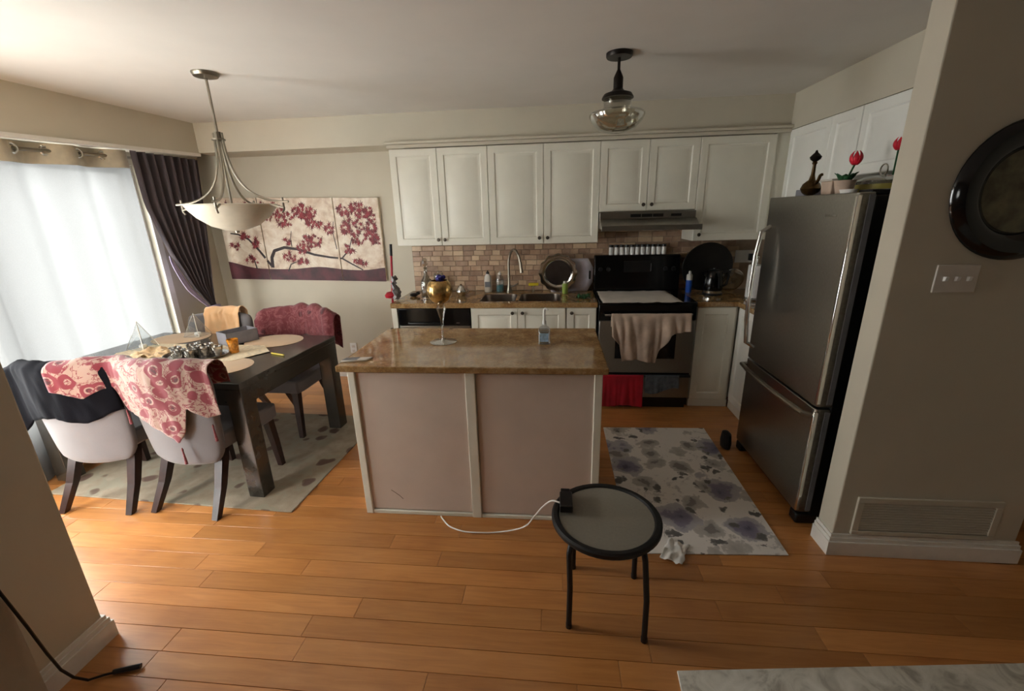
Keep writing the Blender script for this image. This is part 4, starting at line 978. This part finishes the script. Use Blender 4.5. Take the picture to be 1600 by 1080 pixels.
def squeeze(x, y, r_, h, body, cap, name, label, capn='cap'):
    e = thing(name, label, 'bottle', (x, y, ZK))
    B().lathe([(r_*.9, 0), (r_, .006), (r_, h*.6), (r_*.82, h*.75), (r_*.4, h*.85), (r_*.4, h*.88), (1e-6, h*.88)], (x, y, ZK), 20, 1, .75).o('body', body, e)
    B().lathe([(r_*.45, 0), (r_*.45, h*.08), (r_*.2, h*.1), (r_*.18, h*.16), (1e-6, h*.16)], (x, y, ZK+h*.86), 14).o(capn, cap, e)
    return e
e = squeeze(-.635, 4.08, .036, .20, 'offwhite', 'black', 'soap_bottle', 'white dish soap bottle with black cap behind the sink')
B().box(-.66, -.61, 4.051, 4.056, ZK+.05, ZK+.1).o('label_sticker', 'greyplas', e)
e = squeeze(-.52, 4.08, .04, .19, 'gel', 'offwhite', 'soap_bottle', 'clear bluish hand soap bottle with pump behind the sink', 'pump')
B().lathe([(.034, 0), (.034, .06), (1e-6, .06)], (-.52, 4.08, ZK+.004), 18, 1, .72).o('liquid', plain('teal_soap', (70, 130, 134), .3), e)
t = thing('sponge_holder', 'yellow sponge in a clear suction caddy behind the sink', 'sponge', (-.20, 4.06, ZK))
B().lathe([(.018, 0), (.012, .01), (.008, .05), (.03, .056), (.03, .06), (1e-6, .06)], (-.20, 4.06, ZK), 16).o('caddy', 'clear', t)
B().box(-.245, -.15, 4.03, 4.08, ZK+.061, ZK+.085).o('sponge', 'yellow', t, bevel=.006)
def leaning(b, cx, y_bot, z_bot, tilt):
    """b built flat in the xz plane around z=0 bottom, leaned back by tilt"""
    m = Matrix.Translation((cx, y_bot, z_bot)) @ Matrix.Rotation(-tilt, 4, 'X'); b.v = [m @ v for v in b.v]; return b
# silver trays
t = thing('serving_tray', 'round silver tray with scalloped rim leaning on the backsplash', 'tray', (.03, 4.06, ZK), 'silver trays leaning on the backsplash')
def disc(prof, R_, sx=1, sz=1, n=48, wob=0, k=0):
    b = B(); b.shell(prof, (0, 0, 0), n); out = []
    for v in b.v:
        a = math.atan2(v.y, v.x); r_ = math.hypot(v.x, v.y); s_ = 1+wob*math.cos(k*a)*max(0, r_/R_-.75)*4
        out.append(Vector((v.x*s_*sx, -v.z, v.y*s_*sz+R_*sz*(1+wob))))
    b.v = out; return b
leaning(disc([(1e-6, 0), (.115, .0), (.12, .004)], .175), .03, 4.035, ZK+.004, -.12).o('dish', M['dish'] if 'dish' in M else 'sinksteel', t)
leaning(disc([(.118, .003), (.13, .012), (.15, .016), (.172, .012), (.175, .006), (.16, .006), (.12, -.002)], .175, wob=.035, k=12, n=96), .03, 4.035, ZK+.004, -.12).o('rim', 'chrome', t)
t = thing('serving_tray', 'pale oval metal platter with cut-out handles behind the round tray', 'tray', (.14, 4.1, ZK), 'silver trays leaning on the backsplash')
def oct_(a, c_): return [(a*x, c_*z) for x, z in ((-1, -.45), (-.78, -1), (.78, -1), (1, -.45), (1, .45), (.78, 1), (-.78, 1), (-1, .45))]
b = B(); O1, O2 = oct_(.215, .155), oct_(.16, .12)
b.v = [Vector((x, -.006, z+.155)) for x, z in O1]+[Vector((x, .002, z+.155)) for x, z in O2]
b.f = [(i, (i+1) % 8, 8+(i+1) % 8, 8+i) for i in range(8)]+[tuple(range(8, 16))]
leaning(b, .135, 4.085, ZK+.002, -.14).o('platter', 'lilac' if 'lilac' in M else 'silver', t, solid=.003)
for sx in (-1, 1): leaning(B().prism(rrect(sx*.188-.009, sx*.188+.009, .115, .195, .008), -.012, -.004, 'y'), .135, 4.085, ZK+.002, -.14).o('handle_slot', 'black', t)
t = thing('spray_can', 'small green can standing in front of the silver tray', 'can', (.095, 3.97, ZK))
B().lathe([(.024, 0), (.026, .003), (.026, .085), (.02, .093), (1e-6, .093)], (.095, 3.97, ZK), 18).o('body', 'greencan', t)
B().lathe([(.018, 0), (.018, .014), (.012, .02), (1e-6, .02)], (.095, 3.97, ZK+.093), 16).o('cap', 'offwhite', t)
crumple(.25, 3.74, .11, .10, ZK+.001, .04, 9.4, 12).o('herb_bunch', 'green', solid=.002, smooth=60, label='dark green herbs in a heap beside the range', category='herbs')
# range items
def clothtop(u, v):
    x = .385+.63*u-.02*v*u; y_ = 3.47+.53*v; return Vector((x+.012*nz(u, v, 1, 4), y_+.012*nz(u, v, 5, 5), .9265+.004*max(0, nz(u, v, 2, 8))+.01*max(0, nz(u*2, v, 7, 4)-.2)))
B().grid(clothtop, 30, 24).o('stove_cloth', 'stovecloth', solid=.0015, smooth=80, label='pale cloth spread over the cooktop of the range', category='cloth')
jn = 11
ords = ['first', 'second', 'third', 'fourth', 'fifth', 'sixth', 'seventh', 'eighth', 'ninth', 'tenth', 'last']
for i in range(jn):
    x = .515+i*.0468
    e = thing('spice_jar', 'white spice jar on the range backguard, %s from the left' % ords[i], 'jar', (x, 4.105, 1.246), 'spice jars in a row on the range backguard')
    B().lathe([(.019, 0), (.021, .004), (.021, .062), (.018, .068), (1e-6, .068)], (x, 4.105, 1.2455), 14).o('jar', 'white', e)
    B().lathe([(.0205, 0), (.0205, .02), (1e-6, .021)], (x, 4.105, 1.3135), 14).o('lid', 'black', e)
def hang(name, mat, x0, x1, yb, zt_, drop, amp, seed, label, cat='towel', back=.1, r_=.012, nu=36, nv=30, xf=None):
    def fn(u, v):
        arc = PI*r_; L = drop(u); tot = back+arc+L; s = v*tot; x = x0+(x1-x0)*u
        if s < back: y_, z = yb+r_, zt_-(back-s)
        elif s < back+arc: a = (s-back)/arc*PI; y_, z = yb+r_*math.cos(a), zt_+r_*math.sin(a)
        else:
            d_ = s-back-arc; y_, z = yb-r_-amp*(.35+abs(nz(u*2.2, d_*.6, seed, 3.4))*1.6)*min(1, d_*8), zt_-d_
            x += (xf(u)*d_ if xf else 0)+.03*nz(u, d_, seed+4, 5)*d_
        return Vector((x, y_, z))
    return B().grid(fn, nu, nv).o(name, mat, solid=.003, smooth=80, label=label, category=cat)
HY = RY-.058
def dt(u):
    a = [(0, .16), (.1, .24), (.13, .38), (.3, .36), (.5, .375), (.58, .39), (.62, .30), (.72, .2), (.75, .15), (1, .12)]
    for (p, q), (p2, q2) in zip(a, a[1:]):
        if u <= p2: return q+(q2-q)*(u-p)/(p2-p)
hang('dish_towel', 'towel', .455, 1.075, HY, .832, dt, .055, 1.1, 'crumpled beige towel hanging from the oven handle', nu=60, xf=lambda u: .1*(.4-u))
hang('red_towel', 'redtowel', .395, .745, RY-.024, .302, lambda u: .272+.008*math.sin(u*8), .012, 4.4, 'bright red towel hanging over the oven drawer', back=.004, r_=.006)
hang('grey_towel', 'greytowel', .76, 1.035, RY-.024, .302, lambda u: .13+.03*math.sin(u*5+.5), .012, 6.6, 'blue-grey towel hanging over the oven drawer beside the red one', back=.004, r_=.006)
# right counter
t = thing('round_tray', 'large round black tray leaning in the corner behind the kettle', 'tray', (1.36, 4.1, ZK))
leaning(disc([(1e-6, 0), (.18, 0), (.195, .008), (.215, .014), (.218, .01), (.2, .002), (.18, -.006)], .215), 1.355, 4.07, ZK+.004, -.12).o('tray', plain('dark_lacquer_tray', (36, 34, 32), .3, var=.15), t)
t = thing('kettle', 'black electric kettle on its base on the right counter', 'kettle', (1.36, 3.86, ZK))
B().lathe([(.08, 0), (.082, .012), (.078, .02), (1e-6, .02)], (1.36, 3.86, ZK), 28).o('base', 'black', t)
B().lathe([(.076, 0), (.078, .02), (1e-6, .02)], (1.36, 3.86, ZK+.02), 28).o('steel_band', 'chrome', t)
B().lathe([(.076, 0), (.079, .02), (.076, .08), (.064, .15), (.056, .165), (1e-6, .168)], (1.36, 3.86, ZK+.04), 28).o('body', 'blackgl', t)
B().lathe([(.05, 0), (.04, .01), (.012, .014), (.012, .024), (1e-6, .026)], (1.36, 3.86, ZK+.205), 20).o('lid', 'black', t)
B().tube([(1.42, 3.85, ZK+.2), (1.465, 3.84, ZK+.2), (1.475, 3.84, ZK+.16), (1.462, 3.84, ZK+.09), (1.43, 3.85, ZK+.07)], .01, 8).o('handle', 'black', t)
B().hexa([(1.27, 3.845, ZK+.17), (1.31, 3.835, ZK+.14), (1.31, 3.875, ZK+.14), (1.27, 3.875, ZK+.17)], [(1.268, 3.845, ZK+.195), (1.31, 3.84, ZK+.2), (1.31, 3.88, ZK+.2), (1.268, 3.875, ZK+.195)]).o('spout', 'blackgl', t)
t = thing('spray_bottle', 'blue and white aerosol bottle between the range and the kettle', 'bottle', (1.195, 3.98, ZK))
B().lathe([(.024, 0), (.026, .004), (.026, .11), (1e-6, .11)], (1.195, 3.98, ZK), 18).o('body', 'blue', t)
B().lathe([(.0262, 0), (.0262, .04), (.02, .052), (1e-6, .052)], (1.195, 3.98, ZK+.11), 18).o('shoulder', 'offwhite', t)
B().lathe([(.012, 0), (.012, .02), (.008, .03), (1e-6, .03)], (1.195, 3.98, ZK+.16), 14).o('cap', 'white', t)
t = thing('paper_towel', 'roll of paper towel on an upright holder by the refrigerator', 'paper towel', (1.60, 3.63, ZK))
B().lathe([(.075, 0), (.075, .008), (.06, .014), (1e-6, .014)], (1.60, 3.63, ZK), 24).o('base', 'chrome', t)
B().cyl((1.60, 3.63, ZK+.01), (1.60, 3.63, ZK+.33), .006, n=10).ball((1.60, 3.63, ZK+.335), .012).o('post', 'chrome', t)
B().shell([(.02, .02), (.058, .02), (.06, .024), (.06, .272), (.058, .276), (.02, .276)], (1.60, 3.63, ZK), 28).o('roll', 'papertowel', t)
t = thing('wall_outlet', 'white outlet with a black plug on the dark corner backsplash', 'outlet', (1.70, YB-.015, 1.15))
B().box(1.625, 1.785, YB-.026, YB-.0145, 1.155, 1.265).o('cover_plate', 'white', t, bevel=.003)
B().box(1.735, 1.775, YB-.06, YB-.0262, 1.175, 1.235).o('plug', 'black', t, bevel=.004)
t = thing('glass_platter', 'clear glass platter leaning beside the kettle', 'platter', (1.50, 3.97, ZK))
leaning(disc([(1e-6, .02), (.06, .014), (.1, 0), (.104, -.002)], .104), 1.535, 3.97, ZK+.012, -.3).o('glass', 'clear', t, solid=.003)
leaning(disc([(.1, .002), (.106, .0), (.106, -.006), (.1, -.004)], .104), 1.535, 3.97, ZK+.012, -.3).o('rim', 'chrome', t)
# mop against the cabinet end
t = thing('mop', 'red-handled mop with a grey head, leaning upside down beside the counter', 'mop', (-1.46, 3.72, 0))
B().tube([(-1.47, 3.66, .01), (-1.455, 3.72, .9)], .011, 10).o('lower_pole', 'red', t)
B().tube([(-1.455, 3.72, .9), (-1.44, 3.76, 1.30)], .010, 10).o('upper_pole', 'red', t)
B().tube([(-1.44, 3.76, 1.30), (-1.437, 3.768, 1.40)], .012, 10).o('grip', 'black', t)
B().lathe([(.02, 0), (.05, .01), (.055, .03), (.035, .055), (.015, .06)], (-1.458, 3.705, .93), 20).o('bucket_clip', 'red', t)
B().box(-1.487, -1.447, 3.67, 3.70, .6, .66).o('joint', 'black', t, bevel=.006)
b = crumple(0, 0, .15, .2, 0, .06, 3.3, 14); b.v = [Vector((-1.415+v.z*.8, 3.66+v.x*.6, 1.03+v.y)) for v in b.v]
b.o('cleaning_cloth', 'mop', solid=.006, smooth=80, label='grey microfibre cloth hanging over the counter end by the mop', category='cloth')

# ------------------------------------------------------------------ on the refrigerator
ZF = FH-.0115
B().box(1.40, 1.50, 2.71, 2.82, ZF, ZF+.05).o('storage_box', 'granny', bevel=.004, label='small grey-blue box on the refrigerator behind the brass ewer', category='box')
t = thing('brass_ewer', 'dark brass ewer with a tall slender neck on the refrigerator', 'vase', (1.385, 2.64, ZF))
vx, vy = 1.385, 2.64
B().lathe([(.022, 0), (.026, .006), (.014, .014), (.04, .03), (.05, .05), (.04, .075), (.016, .095), (.01, .12), (.008, .17), (.013, .18), (.009, .186)], (vx, vy, ZF), 20).o('body', 'brass', t)
B().lathe([(.009, 0), (.024, .012), (.028, .024), (.016, .038), (.008, .045), (.004, .056), (1e-6, .058)], (vx, vy, ZF+.186), 12).o('finial', 'bronze', t)
B().tube(smoothpath([(vx, vy-.03, ZF+.07), (vx, vy-.055, ZF+.085), (vx, vy-.07, ZF+.11), (vx, vy-.085, ZF+.115)]), .008, 8).o('spout', 'brass', t)
t = thing('planter_box', 'beige rectangular planter next to the brass ewer on the refrigerator', 'planter', (1.42, 2.495, ZF))
b = B().hexa([(1.385, 2.455, ZF), (1.455, 2.455, ZF), (1.455, 2.535, ZF), (1.385, 2.535, ZF)], [(1.38, 2.447, ZF+.078), (1.46, 2.447, ZF+.078), (1.46, 2.543, ZF+.078), (1.38, 2.543, ZF+.078)])
b.o('pot', 'terra', t, bevel=.004)
B().box(1.376, 1.464, 2.443, 2.547, ZF+.078, ZF+.088).o('rim', 'offwhite', t, bevel=.003)
def tulip(name, x, y, pot, label, hgt, lean, leaves):
    e = thing(name, label, 'flower', (x, y, ZF))
    if pot: B().shell([(1e-6, 0), (.03, 0), (.045, .07), (.048, .075), (.043, .075), (.04, .06), (1e-6, .06)], (x, y, ZF), 20).o('pot', 'terra', e)
    top = Vector((x, y+lean, ZF+hgt))
    s_ = B().tube(smoothpath([(x, y, ZF+.05), (x, y+lean*.3, ZF+hgt*.6), top]), .004, 6).o('stem', 'green', e)
    for k in range(6):
        a = k*PI/3; r0 = .002 if k % 2 else 0
        def fn(u, v):
            w_ = (u-.5)*1.25; rr = (.022+r0)*math.sin(min(1, v*.92+.08)*PI*.93)**.7+.002; return top+Vector((rr*math.cos(a+w_*(1-v**3)), rr*math.sin(a+w_*(1-v**3)), .062*v-.005))
        B().grid(fn, 6, 8).o('petal', 'pink', e, solid=.0015, smooth=80)
    for k in range(leaves):
        a = k*2*PI/max(1, leaves)+.4; L = random.uniform(.07, .1)
        def lf(u, v):
            w_ = .019*math.sin(PI*min(1, v*.96+.04)); r_ = .008+L*.42*v; z = ZF+.055+L*.78*v-.02*v*v
            return Vector((x+r_*math.cos(a)-(u-.5)*2*w_*math.sin(a), y+r_*math.sin(a)+(u-.5)*2*w_*math.cos(a), z+.006*abs(u-.5)))
        B().grid(lf, 4, 8).o('leaf', 'green', e, solid=.0015, smooth=80)
tulip('potted_tulip', 1.405, 2.385, True, 'red artificial tulip with green leaves in a small pot on the refrigerator', .145, -.05, 9)
B().shell([(1e-6, 0), (.03, 0), (.036, .016), (.034, .016), (.022, .004), (1e-6, .004)], (1.318, 2.20, FH+.0005), 24).o('small_dish', 'white', label='small white dish at the refrigerator edge below the tulip', category='dish')
tulip('tulip_vase', 1.76, 2.60, True, 'second red tulip half hidden behind the partition', .23, 0, 3)
t = thing('casserole', 'casserole with a yellow band, brown side handles and clear lid on the refrigerator', 'casserole', (1.60, 2.43, ZF))
B().lathe([(.09, 0), (.1, .01), (.105, .055), (1e-6, .055)], (1.60, 2.43, ZF), 28).o('dish', plain('yellow_dish', (178, 164, 84), .4), t)
B().shell([(.107, .055), (.104, .07), (.07, .088), (.02, .096), (1e-6, .098)], (1.60, 2.43, ZF), 28).o('lid', 'clear', t, solid=.003)
B().tube([(1.60, 2.43+.026*math.cos(q*PI/8), ZF+.122+.026*math.sin(q*PI/8)) for q in range(16)], .0035, 6, True).o('lid_handle', 'chrome', t)
for sy in (-1, 1): B().ball((1.60, 2.43+sy*.115, ZF+.06), .018, 10, 6, (.8, 1.5, .9)).o('side_handle', 'darkwood', t)

# ------------------------------------------------------------------ on the walls
t = thing('wall_plate', 'large round black rimmed decorative plate on the right partition wall', 'wall decor', (1.74, 1.85, 1.42))
def wd(prof, n=56):
    b = B().shell(prof, (0, 0, 0), n); b.v = [Vector((1.735+v.x, 1.868-v.z, 1.668+v.y)) for v in b.v]; return b
wd([(.15, .004), (.16, .018), (.19, .036), (.225, .034), (.25, .014), (.255, .002)]).o('rim', 'blackgl', t)
wd([(1e-6, .012), (.1, .009), (.152, .006), (.155, .001)]).o('centre', 'plate', t)
t = thing('switch_plate', 'beige triple light switch plate under the wall plate', 'light switch', (1.575, 1.865, 1.29))
B().box(1.50, 1.655, 1.862, 1.8695, 1.288, 1.398).o('cover', 'offwhite', t, bevel=.003)
for x in (1.535, 1.577, 1.62): B().hexa([(x-.006, 1.852, 1.337), (x+.006, 1.852, 1.337), (x+.006, 1.862, 1.334), (x-.006, 1.862, 1.334)], [(x-.006, 1.848, 1.352), (x+.006, 1.848, 1.352), (x+.006, 1.862, 1.352), (x-.006, 1.862, 1.352)]).o('toggle', 'white', t)
t = thing('vent_grille', 'painted return-air grille low on the right partition wall', 'vent', (1.73, 1.865, .12))
b = B().box(1.42, 2.04, 1.858, 1.8695, .118, .14).box(1.42, 2.04, 1.858, 1.8695, .295, .325).box(1.42, 1.45, 1.858, 1.8695, .14, .295).box(2.01, 2.04, 1.858, 1.8695, .14, .295)
b.o('frame', 'wall', t, bevel=.003)
B().box(1.45, 2.01, 1.868, 1.8695, .14, .295).o('backing', 'scar', t)
for i in range(11):
    z = .147+i*.0135; B().hexa([(1.45, 1.860, z), (2.01, 1.860, z), (2.01, 1.868, z+.006), (1.45, 1.868, z+.006)], [(1.45, 1.860, z+.0035), (2.01, 1.860, z+.0035), (2.01, 1.868, z+.0095), (1.45, 1.868, z+.0095)]).o('louvre', 'wall', t)
t = thing('wall_outlet', 'white wall outlet low on the back wall behind the table', 'outlet', (-2.1, 4.155, .25))
B().box(-2.14, -2.07, YB-.008, YB-.0005, .262, .372).o('cover_plate', 'white', t, bevel=.002)
for z in (.285, .335): B().box(-2.122, -2.088, YB-.0105, YB-.008, z-.013, z+.013).o('socket', 'offwhite', t, bevel=.002)

for o in bpy.data.objects:
    if '_w' in o: del o['_w']
